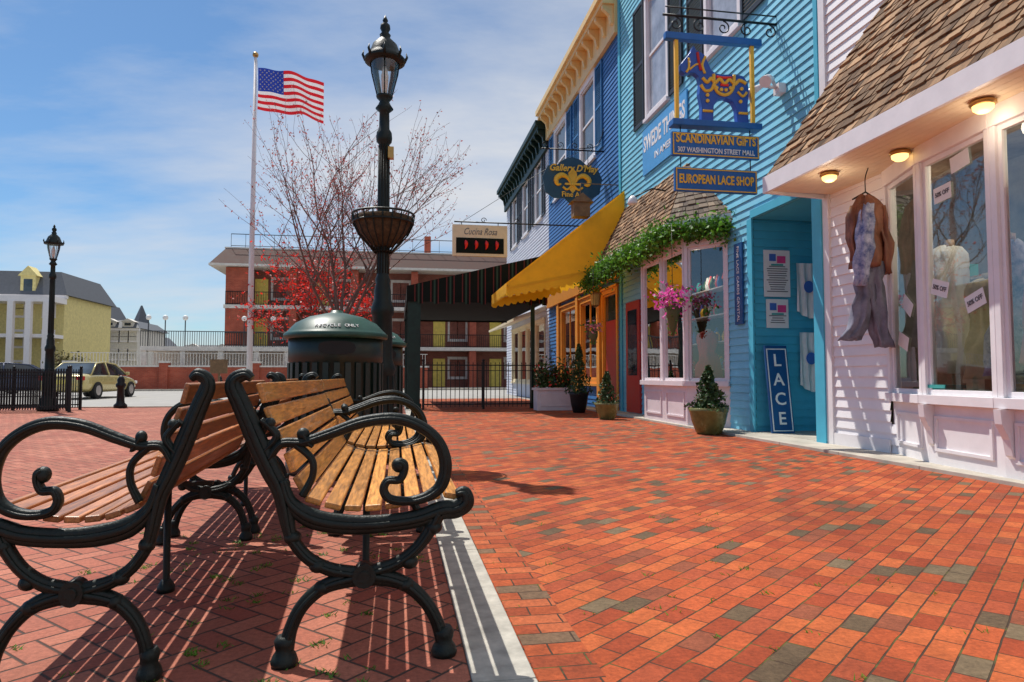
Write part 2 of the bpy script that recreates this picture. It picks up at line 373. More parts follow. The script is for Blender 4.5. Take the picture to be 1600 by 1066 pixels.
def window(par,fr,u0,u1,z0,z1,fm='trim',gm='dglass',tw=.1,mun=1,vm=0,deep=.06):
    m=M()
    for a,b,c,d in ((u0-tw,u0,z0-tw,z1+tw),(u1,u1+tw,z0-tw,z1+tw)): fr.box(m,a,b,c,d,0,.045)
    fr.box(m,u0,u1,z1,z1+tw,0,.05); fr.box(m,u0-.02-tw,u1+.02+tw,z0-tw-.05,z0-tw+.02,0,.09); fr.box(m,u0,u1,z0-tw+.02,z0,0,.04)
    fr.box(m,u0-tw-.03,u1+tw+.03,z1+tw,z1+tw+.05,0,.08)
    s=.05
    fr.box(m,u0,u0+s,z0,z1,-deep,.01); fr.box(m,u1-s,u1,z0,z1,-deep,.01); fr.box(m,u0+s,u1-s,z0,z0+s,-deep,.012); fr.box(m,u0+s,u1-s,z1-s,z1,-deep,.012)
    for i in range(mun):
        zz=z0+(z1-z0)*(i+1)/(mun+1); fr.box(m,u0+s,u1-s,zz-.03,zz+.03,-deep,-.005)
    for i in range(vm):
        uu=u0+(u1-u0)*(i+1)/(vm+1); fr.box(m,uu-.02,uu+.02,z0+s,z1-s,-deep,-.01)
    w=m.build('window',fm,par)
    g=M(); g.face([fr.p(u0,z0,-.03),fr.p(u1,z0,-.03),fr.p(u1,z1,-.03),fr.p(u0,z1,-.03)]); g.build('window_pane',gm,w)
    return w
def shutter(par,fr,u0,u1,z0,z1,mt='shut'):
    m=M(); fr.box(m,u0,u0+.05,z0,z1,.02,.06); fr.box(m,u1-.05,u1,z0,z1,.02,.06)
    for zz in (z0,z1-.07,(z0+z1)/2-.03): fr.box(m,u0+.05,u1-.05,zz,zz+.07,.02,.055)
    z=z0+.08
    while z<z1-.1:
        m.hexa([fr.p(u0+.05,z,.05),fr.p(u1-.05,z,.05),fr.p(u1-.05,z+.012,.05),fr.p(u0+.05,z+.012,.05),fr.p(u0+.05,z+.05,.02),fr.p(u1-.05,z+.05,.02),fr.p(u1-.05,z+.06,.025),fr.p(u0+.05,z+.06,.025)])
        z+=.06
    m.build('shutter',mt,par)
def shakes(m,A,B,C,D,rows,w=.14,mi=0,th=.022,rnd=R):
    A,B,C,D=[Vector(x) for x in (A,B,C,D)]
    nrm=(B-A).cross(D-A).normalized()
    if nrm.z<0: nrm=-nrm
    for j in range(rows):
        t0=j/rows; t1=min(1,(j+1.25)/rows)
        a0=A.lerp(D,t0);b0=B.lerp(C,t0);a1=A.lerp(D,t1);b1=B.lerp(C,t1)
        L=(b0-a0).length
        if L<.05: continue
        u=0
        while u<L:
            ww=w*rnd.uniform(.4,1.4); e=min(L,u+ww)
            f0=u/L;f1=max(f0+.001,(e-.007)/L); th2=th*rnd.uniform(.7,1.6); dr=rnd.uniform(-.01,.01)
            dn=(a0-a1).normalized()*dr
            p0=a0.lerp(b0,f0)+dn;p1=a0.lerp(b0,f1)+dn;p2=a1.lerp(b1,f1);p3=a1.lerp(b1,f0)
            b=len(m.v)
            m.v+=[tuple(p0+nrm*.002),tuple(p1+nrm*.002),tuple(p2),tuple(p3),tuple(p0+nrm*th2),tuple(p1+nrm*th2),tuple(p2+nrm*.004),tuple(p3+nrm*.004)]
            for q in ((4,5,6,7),(0,1,5,4),(1,2,6,5),(3,0,4,7)):
                m.f.append(tuple(b+i for i in q)); m.m.append(mi); m.s.append(False)
            u=e
# ------------------------------------------------------------------ setting
def sheet(name,x0,x1,y0,y1,z,mt):
    m=M(); m.face([(x0,y0,z),(x1,y0,z),(x1,y1,z),(x0,y1,z)]); return m.build(name,mt,kind='structure')
sheet('ground',-1500,1500,-300,2500,-.02,'land')
sheet('road',-120,120,21,44,-.008,'asph')
sheet('plaza',-40,.22,-4,21,0,'herr')
sheet('pavement',.41,4.88,-4,27,0.0,'pav')
m=M()
y=-4.0
while y<27:
    m.box(.222,.408,y,y+1.496,-.02,.006); y+=1.5
m.build('kerb','kerbc',kind='structure',bevel=.004)
sheet('border_course',.412,.61,-4,27,.004,'soldier')
m=M(); y=1.0
while y<24:
    m.box(4.88,5.5,y,y+1.195,-.02,.035); y+=1.2
m.build('pavement_edge','conc',kind='structure',bevel=.005)
m=M(); m.box(-120,-.3,20.8,21,-.02,.03); m.box(-120,120,44,44.3,-.02,.1); m.build('road_kerb','conc',kind='structure')
sheet('far_pavement',-120,120,44.3,49,.08,'conc')

# ---------------- white shop building A
FW=Fr((5.4,0,0),(0,1,0),(-1,0,0))
A=thing('white_shop_building','white clapboard shop with bow window and shake pent roof','building',(6.5,5,0))
bowA=[(5.4,6.8),(5.14,6.0),(5.0,5.0),(4.97,4.0),(5.1,3.0),(5.4,2.2)]
m=M(); FW.clap(m,1,7.9,0.0,9.2,[(2.2,6.8,.35,3.2)])
m.build('wall','white',A)
m=M(); FW.box(m,7.78,7.9,0,9.2,.0,.04); m.build('corner_board','trim',A)
m=M(); FW.box(m,6.8,7.78,0,.18,.02,.035); m.build('base_board','trim',A)
m=M(); m.box(7.3,13,.9,7.9,0,9.2); m.box(5.45,7.3,.9,7.9,9.0,9.2); m.box(5.45,7.3,.9,1.0,0,9); m.box(5.45,7.3,7.82,7.9,0,9); m.box(5.42,7.3,1,7.82,3.5,3.6); m.build('interior_wall','int',A)
m=M(); m.prism([(p[0]+.03,p[1]) for p in bowA]+[(7.2,2.2),(7.2,6.8)],(0,0,.55),(1,0,0),(0,1,0),.08); m.build('display_floor','int',A)
def thing_part(par,name):
    o=bpy.data.objects.new(name,None); COL.objects.link(o); o.parent=par; o.empty_display_size=.1; return o
def bay(par,pts,zs,zt,fm,name,base_z=.0,head=.18,gm='glass'):
    w=thing_part(par,name)
    for (x0,y0),(x1,y1) in zip(pts,pts[1:]):
        p0=Vector((x0,y0,0));p1=Vector((x1,y1,0)); U=(p1-p0); L=U.length; U.normalize(); Nn=Vector((U.y,-U.x,0))
        if Nn.x>0 : Nn=-Nn
        f=Fr(p0,U,Nn); m=M()
        f.box(m,0,L,zs-.09,zs,-.1,.07); f.box(m,0,L,zt,zt+head,-.1,.04)
        f.box(m,0,.06,zs,zt,-.09,.03); f.box(m,L-.06,L,zs,zt,-.09,.03)
        f.box(m,.06,.1,zs,zt,-.05,.0);f.box(m,L-.1,L-.06,zs,zt,-.05,.0); f.box(m,.1,L-.1,zs,zs+.05,-.05,.0);f.box(m,.1,L-.1,zt-.05,zt,-.05,0)
        m.build('window_frame',fm,w,bevel=.004)
        m=M(); m.face([f.p(.08,zs+.03,-.025),f.p(L-.08,zs+.03,-.025),f.p(L-.08,zt-.03,-.025),f.p(.08,zt-.03,-.025)]); m.build('window_pane',gm,w)
        m=M()
        f.box(m,0,L,base_z,zs-.09,-.12,-.02)
        a,c=.12,L-.12; z0,z1=base_z+.16,zs-.2
        if c-a>.1:
            for q in ((a,c,z0,z0+.03),(a,c,z1-.03,z1),(a,a+.03,z0+.03,z1-.03),(c-.03,c,z0+.03,z1-.03)): f.box(m,*q,-.02,.0)
        m.build('panel',fm,w)
    return w
bay(A,bowA,.70,3.0,'trim','bow_window')
for (x,y) in bowA[1:5]:
    m=M(); m.prism([(0,0),(.0,-.42),(.05,-.38),(.07,-.25),(.14,-.12),(.15,0)],(x+.03,y-.04,.605),(-1,0,0),(0,0,1),-.07)
    m.build('bracket','trim',A)
E0=(4.5,7.72,3.34);E1=(4.5,1,3.34);T0=(5.42,6.55,5.2);T1=(5.42,1,5.2)
roof=thing_part(A,'pent_roof')
m=M(); shakes(m,E1,E0,T0,T1,17,.12); shakes(m,E0,(5.42,7.85,3.34),(5.42,7.3,4.0),T0,11,.13)
m.build('roof_shingles','shake',roof)
m=M(); m.face([(4.5,1,3.33),(4.5,7.72,3.33),(5.41,6.55,5.17),(5.41,1,5.17)]); m.face([(4.5,7.72,3.33),(5.41,7.85,3.33),(5.41,6.55,5.17)]); m.build('roof_deck','weath',roof)
m=M(); m.box(4.46,4.5,1,7.76,3.14,3.34); m.hexa([(4.5,7.72,3.14),(5.4,7.85,3.14),(5.4,7.89,3.14),(4.5,7.76,3.14),(4.5,7.72,3.34),(5.4,7.85,3.34),(5.4,7.89,3.34),(4.5,7.76,3.34)]); m.build('fascia','trim',roof)
m=M(); x=4.5
while x<5.4: m.box(x,x+.086,1,7.74,3.17,3.2); x+=.09
m.build('soffit','soffit',roof)
for (x,y,) in ((4.78,6.9),(4.78,4.85),(5.02,6.1)):
    m=M(); m.lathe([(.085,3.165),(.10,3.15),(.10,3.13),(.085,3.12)],18,(x,y,0)); l=m.build('ceiling_light','brass',A)
    m=M(); m.lathe([(.08,3.12),(.075,3.09),(.045,3.065),(.005,3.06)],18,(x,y,0)); m.build('bulb','lamp',l)
def plight(x,y,z,e):
    l=bpy.data.lights.new('shop_lamp','POINT'); l.energy=e; l.color=(1,.85,.66); l.shadow_soft_size=.1; o=bpy.data.objects.new('shop_lamp',l); COL.objects.link(o); o.location=(x,y,z)
plight(5.85,5.6,3.0,20); plight(5.85,4.2,3.0,20); plight(5.6,12.2,2.95,12)
for (x,y) in ((4.78,6.9),(4.78,4.85)): plight(x,y,2.98,3)
# ---------------- blue building B
B=thing('blue_shop_building','sky blue clapboard shop with black shutters and shingled bay','building',(6.5,12,0))
H=[(8.1,9.7,0,3.3),(10.5,13.9,.0,3.35),(12.95,14.05,6.6,9.2),(10.0,11.1,6.6,9.2)]
m=M(); FW.clap(m,7.9,16,0,11.2,H); 
m.build('wall','blue',B)
RW=Fr((5.4,9.7,0),(1,0,0),(0,-1,0)); m=M(); RW.clap(m,0,1.6,0,3.3); m.build('entrance_wall','bluedk',B)
for nm,q in (('corner_board',(7.9,8.1,0,3.5,.0,.06)),('door_jamb',(9.66,9.8,0,3.3,.02,.05)),('door_header',(8.1,9.66,3.3,3.42,.02,.07)),('corner_board',(15.86,16.0,0,11,.02,.04)),('corner_board',(7.92,8.0,3.5,11,.02,.045))):
    m=M(); FW.box(m,*q); m.build(nm,'bluedk',B)
m=M(); m.box(5.42,7.0,8.0,8.08,0,3.3); m.box(6.98,7.05,8.08,9.7,0,3.3); m.box(5.42,7.0,8.08,9.69,3.3,3.36); m.build('entrance_lining','bluedk',B)
m=M(); m.box(6.93,6.97,8.4,9.3,0,2.2); dd=m.build('door','trim',B); m=M(); m.box(6.90,6.93,8.52,9.18,1.0,2.05); m.build('door_glass','dglass',dd)
m=M(); m.box(5.42,7,8.1,9.7,-.01,.04); m.build('doorstep','conc',B)
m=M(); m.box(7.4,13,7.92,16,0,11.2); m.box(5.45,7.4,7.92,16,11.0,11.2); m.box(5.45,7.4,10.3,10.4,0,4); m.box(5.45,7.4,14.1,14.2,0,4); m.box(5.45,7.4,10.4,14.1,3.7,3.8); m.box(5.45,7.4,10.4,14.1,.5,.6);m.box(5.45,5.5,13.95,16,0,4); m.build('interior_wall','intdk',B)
for a,b in ((12.95,14.05),(10.0,11.1)):
    window(B,FW,a,b,6.6,9.2,'trim','curtain',.1,1)
for a,b in ((14.2,14.85),(12.15,12.8),(11.25,11.9),(9.2,9.85)): shutter(B,FW,a,b,6.5,9.3)
bayB=[(5.4,10.5),(4.92,11.15),(4.92,13.25),(5.4,13.9)]
bay(B,[bayB[0],bayB[1],(4.92,12.2),bayB[2],bayB[3]],.80,3.1,'pinktrim','bay_window',.0)
m=M(); m.prism([(p[0],p[1]) for p in bayB],(0,0,3.28),(1,0,0),(0,1,0),.06); m.build('bay_ceiling','trim',B)
m=M(); m.box(5.34,5.40,14.6,15.5,.05,2.6); dd=m.build('door','red',B); m=M(); m.box(5.33,5.339,14.75,15.35,.9,2.4); m.build('door_glass','dglass',dd)
roof=thing_part(B,'pent_roof')
e0=(4.68,11.3,3.55);e1=(4.68,15.6,3.55);t0=(5.42,12.1,4.95);t1=(5.42,15.6,4.95)
m=M(); shakes(m,e0,e1,t1,t0,13,.14); shakes(m,(5.42,10.35,3.55),e0,t0,(5.42,12.05,4.95),13,.14,1)
m.build('roof_shingles',['shake','shakegrey'],roof)
m=M(); m.face([(4.7,11.3,3.54),(4.7,15.6,3.54),(5.41,15.6,4.93),(5.41,12.1,4.93)]); m.face([(5.41,10.38,3.54),(4.7,11.3,3.54),(5.41,12.1,4.93)]); m.face([(5.41,10.38,3.52),(4.7,11.3,3.52),(4.7,15.6,3.52),(5.41,15.6,3.52)]); m.face([(4.7,15.6,3.54),(5.41,15.6,3.54),(5.41,15.6,4.93)]); m.build('roof_deck','weath',roof)
m=M(); m.box(4.64,4.68,11.3,15.6,3.4,3.56); m.hexa([(4.64,11.3,3.4),(5.4,10.33,3.4),(5.4,10.38,3.4),(4.68,11.3,3.4),(4.64,11.3,3.56),(5.4,10.33,3.56),(5.4,10.38,3.56),(4.68,11.3,3.56)]); m.build('fascia','trim',roof)
text('307',.24,'shut',B,(5.365,8.95,3.60),(0,-1,0),(0,0,1),'house_number',bold=.006)
fl=thing('flood_light','twin white floodlight heads on blue clapboard wall','light',(5.3,8.75,4.95))
m=M(); m.box(5.28,5.39,8.7,8.85,4.88,5.02); m.build('mounting_box','trim',fl)
for s in (-1,1):
    m=M(); m.tube([(5.28,8.78,4.97),(5.15,8.78+s*.12,5.05),(5.05,8.78+s*.2,5.0),(4.97,8.78+s*.25,4.93)],[.02,.03,.06,.085],12); m.build('lamp_head','trim',fl)
for (y,z,x) in ((12.6,4.25,4.5),(15.9,4.0,4.3)):
    l=thing('spot_light','round white spotlight above shop eave','light',(x,y,z)); m=M(); m.tube([(x+.8,y,z+.25),(x+.4,y,z+.3),(x,y,z+.1)],.015,6); m.build('arm','black',l); m=M(); m.lathe([(.03,.14),(.08,.08),(.10,0),(.09,-.03),(.01,-.04)],14,(x,y,z)); m.build('lamp_head','trim',l)
# ---------------- building C
C=thing('gallery_building','deep blue clapboard building with ochre cornice','building',(6.5,20,0))
HC=[(18.15,19.5,7.1,9.3),(21.4,22.9,7.1,9.3),(16.3,17.4,.1,3.0),(18,19.6,.8,3.0),(20.2,22.0,.8,3.0)]
m=M(); FW.clap(m,16,24,0,9.9,HC); m.build('wall','navy',C)
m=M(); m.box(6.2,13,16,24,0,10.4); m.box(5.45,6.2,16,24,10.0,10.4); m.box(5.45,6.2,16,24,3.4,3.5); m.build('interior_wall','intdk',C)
for a,b in ((18.15,19.5),(21.4,22.9)): window(C,FW,a,b,7.1,9.3,'trim','dglass',.14,1)
for a,b in ((17.35,17.95),(19.7,20.3),(20.6,21.2),(23.1,23.65)): shutter(C,FW,a,b,7.0,9.4,'dblueshut')
def cornice(par,y0,y1,mt,z=9.9,step=.62):
    m=M(); m.box(4.98,5.4,y0,y1,z+.28,z+.42); m.box(4.9,5.4,y0,y1,z+.42,z+.6); m.box(5.28,5.38,y0,y1,z-.45,z+.28); m.box(5.4,7,y0,y1,z+.3,z+.58); m.build('cornice',mt,par)
    y=y0+.2
    while y<y1-.1:
        m=M(); m.prism([(0,0),(0,-.5),(.06,-.45),(.1,-.25),(.27,-.1),(.28,0)],(5.277,y,z+.277),(-1,0,0),(0,0,1),-.13); m.build('cornice_bracket',mt,par); y+=step
cornice(C,16,24,'ochre')
for a,b in ((18,19.6),(20.2,22.0)): window(C,FW,a,b,.8,3.0,'orange','glass',.14,0,1)
window(C,FW,16.3,17.4,.1,3.0,'orange','dglass',.12,0,0)
m=M(); FW.box(m,16.45,17.25,.1,2.3,-.02,.0); m.build('door','red',C)
for nm,q in (('shopfront_fascia',(16.02,23.9,3.3,3.7,.022,.12)),('pilaster',(17.55,17.8,0,3.3,.022,.1)),('pilaster',(19.77,20.03,0,3.3,.022,.1)),('pilaster',(22.2,22.5,0,3.3,.022,.1))):
    m=M(); FW.box(m,*q); m.build(nm,'orange',C)
# ---------------- building D
D=thing('grey_building','pale grey clapboard building with dark green cornice','building',(6.5,29,0))
wd=[(25.2,26.3),(27.9,29.0),(30.6,31.7)]
HD=[(a,b,7.0,9.2) for a,b in wd]+[(24.6,32,.7,2.9)]
m=M(); FW.clap(m,24,33.6,0,9.6,HD); m.build('wall','lav',D)
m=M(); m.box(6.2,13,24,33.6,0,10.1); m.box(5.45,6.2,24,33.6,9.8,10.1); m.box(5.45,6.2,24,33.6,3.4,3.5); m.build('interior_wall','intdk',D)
for a,b in wd: window(D,FW,a,b,7.0,9.2,'trim','dglass',.1,1); shutter(D,FW,a-.65,a-.12,6.9,9.3,'shut'); shutter(D,FW,b+.12,b+.65,6.9,9.3,'shut')
cornice(D,24.02,33.8,'dkgreen',9.6)
for i in range(4): window(D,FW,24.7+i*1.85,24.7+i*1.85+1.6,.7,2.9,'cream','glass',.1,0,0)
m=M(); m.hexa([(4.3,24.4,2.95),(5.38,24.4,3.3),(5.38,32.2,3.3),(4.3,32.2,2.95),(4.3,24.4,3.05),(5.38,24.4,3.45),(5.38,32.2,3.45),(4.3,32.2,3.05)]); m.build('small_awning','cream',D)

# ---------------- yellow awning
aw=thing('yellow_awning','bright yellow canvas awning with scalloped edge over shop door','awning',(5.3,16.8,3))
ya,yb=15.65,18.2; hb=3.72
m=M(); m.face([(5.38,ya,5.35),(5.38,yb,5.35),(2.5,yb,3.05),(2.5,ya,3.05)])
for y in (ya,yb): m.face([(5.38,y,5.35),(2.5,y,3.05),(2.5,y,2.9),(4.0,y,3.2),(5.38,y,hb)])
def hem(t): return 2.9+t*(.30/.52) if t<.52 else 3.2+(t-.52)*(hb-3.2)/.48
k=14
for i in range(k):
    y0=ya+(yb-ya)*i/k;y1=ya+(yb-ya)*(i+1)/k;ym=(y0+y1)/2
    m.face([(2.5,y0,3.05),(2.5,y1,3.05),(2.5,y1,2.84),(2.5,ym,2.74),(2.5,y0,2.84)])
for y in (ya,yb):
    n=16
    for i in range(n):
        a=i/n;b=(i+1)/n
        xa,xb=2.5+a*2.88,2.5+b*2.88; za,zb=hem(a),hem(b)
        m.face([(xa,y-.006,za+.02),(xb,y-.006,zb+.02),(xb,y-.006,zb-.14),(xa*.3+xb*.7,y-.006,(za+zb)/2-.2),(xa*.7+xb*.3,y-.006,(za+zb)/2-.2),(xa,y-.006,za-.14)])
m.build('canvas','yellow',aw)
m=M()
for y in (ya+.03,yb-.03): m.tube([(5.36,y,5.28),(2.53,y,3.02),(2.53,y,2.95),(5.36,y,3.6)],.015,6)
m.tube([(2.53,ya,2.98),(2.53,yb,2.98)],.015,6); m.build('frame','trim',aw)
# ---------------- striped canopy
cp=thing('striped_canopy','black canvas canopy with red and green stripes on dark posts','awning',(2,20,0))
cx0,cx1,cy0,cy1=.25,4.1,18.45,25.5
def ct(x): return 3.3+(x-cx0)/(3.9-cx0)*.9
m=M(); x=cx0; i=0; seq=[(0,.2),(1,.028),(0,.06),(2,.05),(0,.06),(1,.028)]
while x<cx1:
    mi,w=seq[i%6]; x2=min(cx1,x+w)
    zb=2.88-.05*((i//3)%2)
    m.face([(x,cy0,zb),(x2,cy0,zb),(x2,cy0,ct(x2)),(x,cy0,ct(x))],mi); m.face([(x,cy1,2.9),(x2,cy1,2.9),(x2,cy1,ct(x2)),(x,cy1,ct(x))],0); x=x2; i+=1
y=cy0; i=0
while y<cy1:
    mi,w=seq[i%6]; y2=min(cy1,y+w)
    m.face([(cx0,y,3.3),(cx1,y,ct(cx1)),(cx1,y2,ct(cx1)),(cx0,y2,3.3)],mi); m.face([(cx0,y,2.9),(cx0,y2,2.9),(cx0,y2,3.3),(cx0,y,3.3)],mi); y=y2; i+=1
m.build('canvas',['stripeblk','stripered','stripegrn'],cp)
m=M(); m.face([(cx0+.02,cy0+.02,2.95),(cx1,cy0+.02,2.95),(cx1,cy1-.02,2.95),(cx0+.02,cy1-.02,2.95)]); m.build('lining','stripeblk',cp)
for (x,y) in ((cx0+.2,cy0+.1),(cx0+.08,cy0+3.6),(cx0+.08,cy1-.1),(3.7,cy0+.1)):
    w=.17 if y<18.6 and x<1 else .05
    m=M(); m.box(x-w,x+w,y-.05,y+.05,0,2.93); m.box(x-w-.03,x+w+.03,y-.07,y+.07,0,.15); m.build('post','dkgreen',cp)
# ---------------- iron fences
def fence(label,x0,x1,y,h,sp=.12,group=None):
    f=thing('iron_fence',label,'fence',((x0+x1)/2,y,0),group)
    m=M(); m.box(x0,x1,y-.015,y+.015,h-.06,h-.03); m.box(x0,x1,y-.015,y+.015,.12,.15); m.box(x0,x1,y-.012,y+.012,h-.2,h-.18); m.build('rail','black',f)
    m=M(); x=x0+sp
    while x<x1-.05: m.box(x-.009,x+.009,y-.009,y+.009,.06,h-.02); m.lathe([(.001,h-.02),(.016,h),(.001,h+.05)],5,(x,y,0)); x+=sp
    m.build('bars','black',f)
    x=x0
    while x<=x1+.01:
        m=M(); m.box(x-.03,x+.03,y-.03,y+.03,0,h+.05); m.ball((x,y,h+.08),.04); m.build('post','black',f); x+=(x1-x0)/max(1,round((x1-x0)/1.6))
fence('black iron fence closing the canopy terrace',.7,3.9,18.3,1.22)
for i,(a,b,y) in enumerate(((-13.2,-7.9,18.4),(-13,-8.2,19.0),(-13,-8.2,19.7))): fence('black iron railing beside plaza edge',a,b,y,1.03,.06,'black railings beside the road')
# ---------------- signs
S=thing('hanging_shop_sign','blue hanging sign frame with carved horse and lettering boards','sign',(4.4,8.9,3.4))
sy=8.9; UX=(1,0,0)
for nm,q in (('lettering_board',(3.76,5.08,sy,sy+.06,3.96,4.30)),('lettering_board',(3.80,5.04,sy,sy+.06,3.46,3.80)),('top_board',(3.68,5.14,sy-.02,sy+.08,5.62,5.72)),('shelf_board',(3.76,5.10,sy-.06,sy+.12,4.38,4.47))):
    m=M(); m.box(*q); m.build(nm,'sgnblue',S,bevel=.01)
for z0,z1,a,b in ((3.96,4.30,3.76,5.08),(3.46,3.80,3.80,5.04)):
    m=M()
    for q in ((a+.015,b-.015,z0+.015,z0+.03),(a+.015,b-.015,z1-.03,z1-.015),(a+.015,a+.03,z0+.03,z1-.03),(b-.03,b-.015,z0+.03,z1-.03)): m.box(q[0],q[1],sy-.006,sy-.001,q[2],q[3])
    m.build('sign_border','gold',S)
for x in (3.85,5.0):
    m=M(); m.box(x-.025,x+.025,sy+.005,sy+.055,4.47,5.62); m.build('frame_post','gold',S)
text('SCANDINAVIAN GIFTS',.175,'gold',S,(4.42,sy-.004,4.205),UX,Z,wid=1.2,bold=.005); text('307 WASHINGTON STREET MALL',.1,'wht',S,(4.42,sy-.004,4.045),UX,Z,wid=1.16,bold=.002)
text('EUROPEAN LACE SHOP',.175,'gold',S,(4.42,sy-.004,3.63),UX,Z,wid=1.12,bold=.005)
hp=[(.27,0),(.28,.2),(.245,.38),(.26,.52),(.235,.62),(.18,.66),(.12,.66),(.03,.64),(-.03,.68),(-.035,.76),(.02,.83),(.08,.9),(.12,.95),(.17,1.05),(.205,.98),(.25,.97),(.33,.93),(.385,.82),(.43,.72),(.50,.68),(.6,.67),(.8,.69),(.92,.67),(.985,.58),(1.0,.45),(.975,.25),(.99,0),(.82,0),(.80,.2),(.75,.3),(.64,.34),(.52,.31),(.46,.22),(.45,0)]
hx,hw,hz,hh=3.93,1.0,4.47,1.03
m=M(); m.prism(hp,(hx,sy+.09,hz),(hw,0,0),(0,0,hh),.10); m.build('horse_figure','hblue',S,bevel=.008)
m=M()
def hc(pts,r=.016): m.tube([(hx+q.x*hw,sy-.012,hz+q.y*hh) for q in cr([(p[0],p[1],0) for p in pts],5)],r,6)
hc([(.29,.60),(.36,.54),(.42,.60),(.48,.54),(.55,.60),(.62,.54),(.7,.60),(.78,.54),(.85,.60),(.95,.56)],.026); hc([(.265,.5),(.33,.42),(.42,.44),(.46,.52)],.024); hc([(.46,.66),(.47,.5),(.52,.41),(.62,.38),(.71,.42),(.76,.52),(.77,.67)],.026)
hc([(.34,.90),(.29,.78),(.33,.66)],.02); hc([(.05,.66),(.09,.73),(.09,.86)],.018);hc([(.29,.14),(.44,.14)],.02);hc([(.83,.14),(.97,.14)],.02);hc([(.1,.7),(.2,.78),(.3,.78)],.014);hc([(.82,.44),(.9,.38),(.96,.44)],.02)
for a,b in ((.36,.36),(.5,.47),(.57,.45),(.64,.45),(.71,.48),(.88,.48),(.86,.3),(.36,.28)): m.tube([(hx+a*hw,sy-.03,hz+b*hh),(hx+a*hw,sy-.005,hz+b*hh)],.026,8)
m.build('horse_painting','gold',S)
m=M(); hc([(.22,.95),(.24,.82),(.27,.70)],.022); hc([(.5,.63),(.6,.62),(.73,.63)],.02); hc([(.56,.52),(.68,.52)],.02); m.build('horse_mane','redfl',S)
m=M(); m.ball((hx+.1,sy-.015,hz+.83),.02); m.build('horse_eye','wht',S)
m=M(); 
for x in (3.9,4.95): m.tube([(x,sy+.03,3.8),(x,sy+.03,3.96)],.008,5); m.tube([(x,sy+.03,4.3),(x,sy+.03,4.38)],.008,5)
m.tube([(3.66,sy+.03,5.98),(5.4,sy+.03,5.98)],.018,6); m.tube([(3.7,sy+.03,6.1),(5.4,sy+.03,6.1)],.01,6)
for x in (3.95,4.9): m.tube([(x,sy+.03,5.98),(x,sy+.03,5.72)],.01,5)
def scroll(m,cx,cz,r,y,a0=0,turns=1.4,th=.01,sg=1):
    pts=[]
    for i in range(26):
        t=i/25; a=a0+sg*t*turns*2*pi; rr=r*(1-.8*t); pts.append((cx+rr*math.cos(a),y,cz+rr*math.sin(a)))
    m.tube(pts,th,5)
for i in range(5): scroll(m,3.85+i*.36,5.86,.1,sy+.03,pi/2,1.3,.01,1 if i%2 else -1)
m.build('bracket','black',S)
W=thing('wall_sign','sky blue banner sign with white lettering on clapboard siding','sign',(5.37,13,5.4))
m=M(); FW.box(m,11.95,14.3,5.3,6.3,.02,.05); m.build('sign_board','sgnlt',W)
text('SWEDE THINGS',.46,'wht',W,(5.348,13.12,5.95),(0,-1,0),Z,wid=2.2,bold=.012); text('IN AMERICA',.2,'wht',W,(5.348,12.95,5.55),(0,-1,0),Z,wid=1.3,bold=.003)
V=thing('vertical_sign','narrow blue vertical sign with pale lettering on siding','sign',(5.36,10.1,1.7))
m=M(); FW.box(m,9.97,10.22,1.7,3.0,.022,.05); m.build('sign_board','sgnnavy',V); text('FINE LACE CARDS CRYSTAL',.1,'wht',V,(5.347,10.1,2.35),(0,0,-1),(0,-1,0),wid=1.2)
Lc=thing('lace_sign','tall blue leaning board lettered in white beside entrance','sign',(5.62,9.4,0))
m=M(); m.hexa([(5.44,9.32,.04),(5.80,9.32,.04),(5.80,9.36,.04),(5.44,9.36,.04),(5.44,9.50,1.34),(5.80,9.50,1.34),(5.80,9.54,1.34),(5.44,9.54,1.34)]); m.build('sign_board','sgnnavy',Lc,bevel=.006)
vv=Vector((0,.18,1.3)).normalized(); nn=Vector((0,-1,.138)).normalized()
m=M()
for q in ((5.46,5.78,.03,.045),(5.46,5.78,1.25,1.265),(5.46,5.475,.045,1.25),(5.765,5.78,.045,1.25)):
    o=Vector((0,9.32,.04)); m.hexa([Vector((x,0,0))+o+vv*z+nn*k for k in (.001,.006) for (x,z) in ((q[0],q[2]),(q[1],q[2]),(q[1],q[3]),(q[0],q[3]))])
m.build('sign_border','wht',Lc)
for i,ch in enumerate('LACE'):
    p=Vector((5.62,9.32,.04))+vv*(1.08-i*.29)+nn*.004; text(ch,.26,'wht',Lc,p,UX,vv,bold=.003)
def poster(x0,x1,z0,z1,lab):
    P=thing('poster',lab,'poster',((x0+x1)/2,9.67,z0)); m=M(); m.box(x0,x1,9.655,9.675,z0,z1); m.build('sheet','paper',P)
    m=M(); z=z1-.26; 
    while z>z0+.05: w=R.uniform(.5,.85)*(x1-x0)/2; c=(x0+x1)/2; m.box(c-w,c+w,9.65,9.654,z,z+.012); z-=.035
    m.build('print_lines','inkg',P)
    m=M(); c=(x0+x1)/2; m.box(c-.13,c-.02,9.65,9.654,z1-.17,z1-.06,0); m.box(c+.0,c+.14,9.65,9.654,z1-.2,z1-.09,1); m.box(c-.1,c+.1,9.649,9.6535,z1-.24,z1-.215,2); m.build('print_picture',['inkb','inkr','tealcl'],P)
poster(5.55,5.98,2.1,2.82,'white event notice with small colourful print on recess wall'); poster(5.58,5.94,1.62,2.06,'smaller white notice on turquoise recess wall')
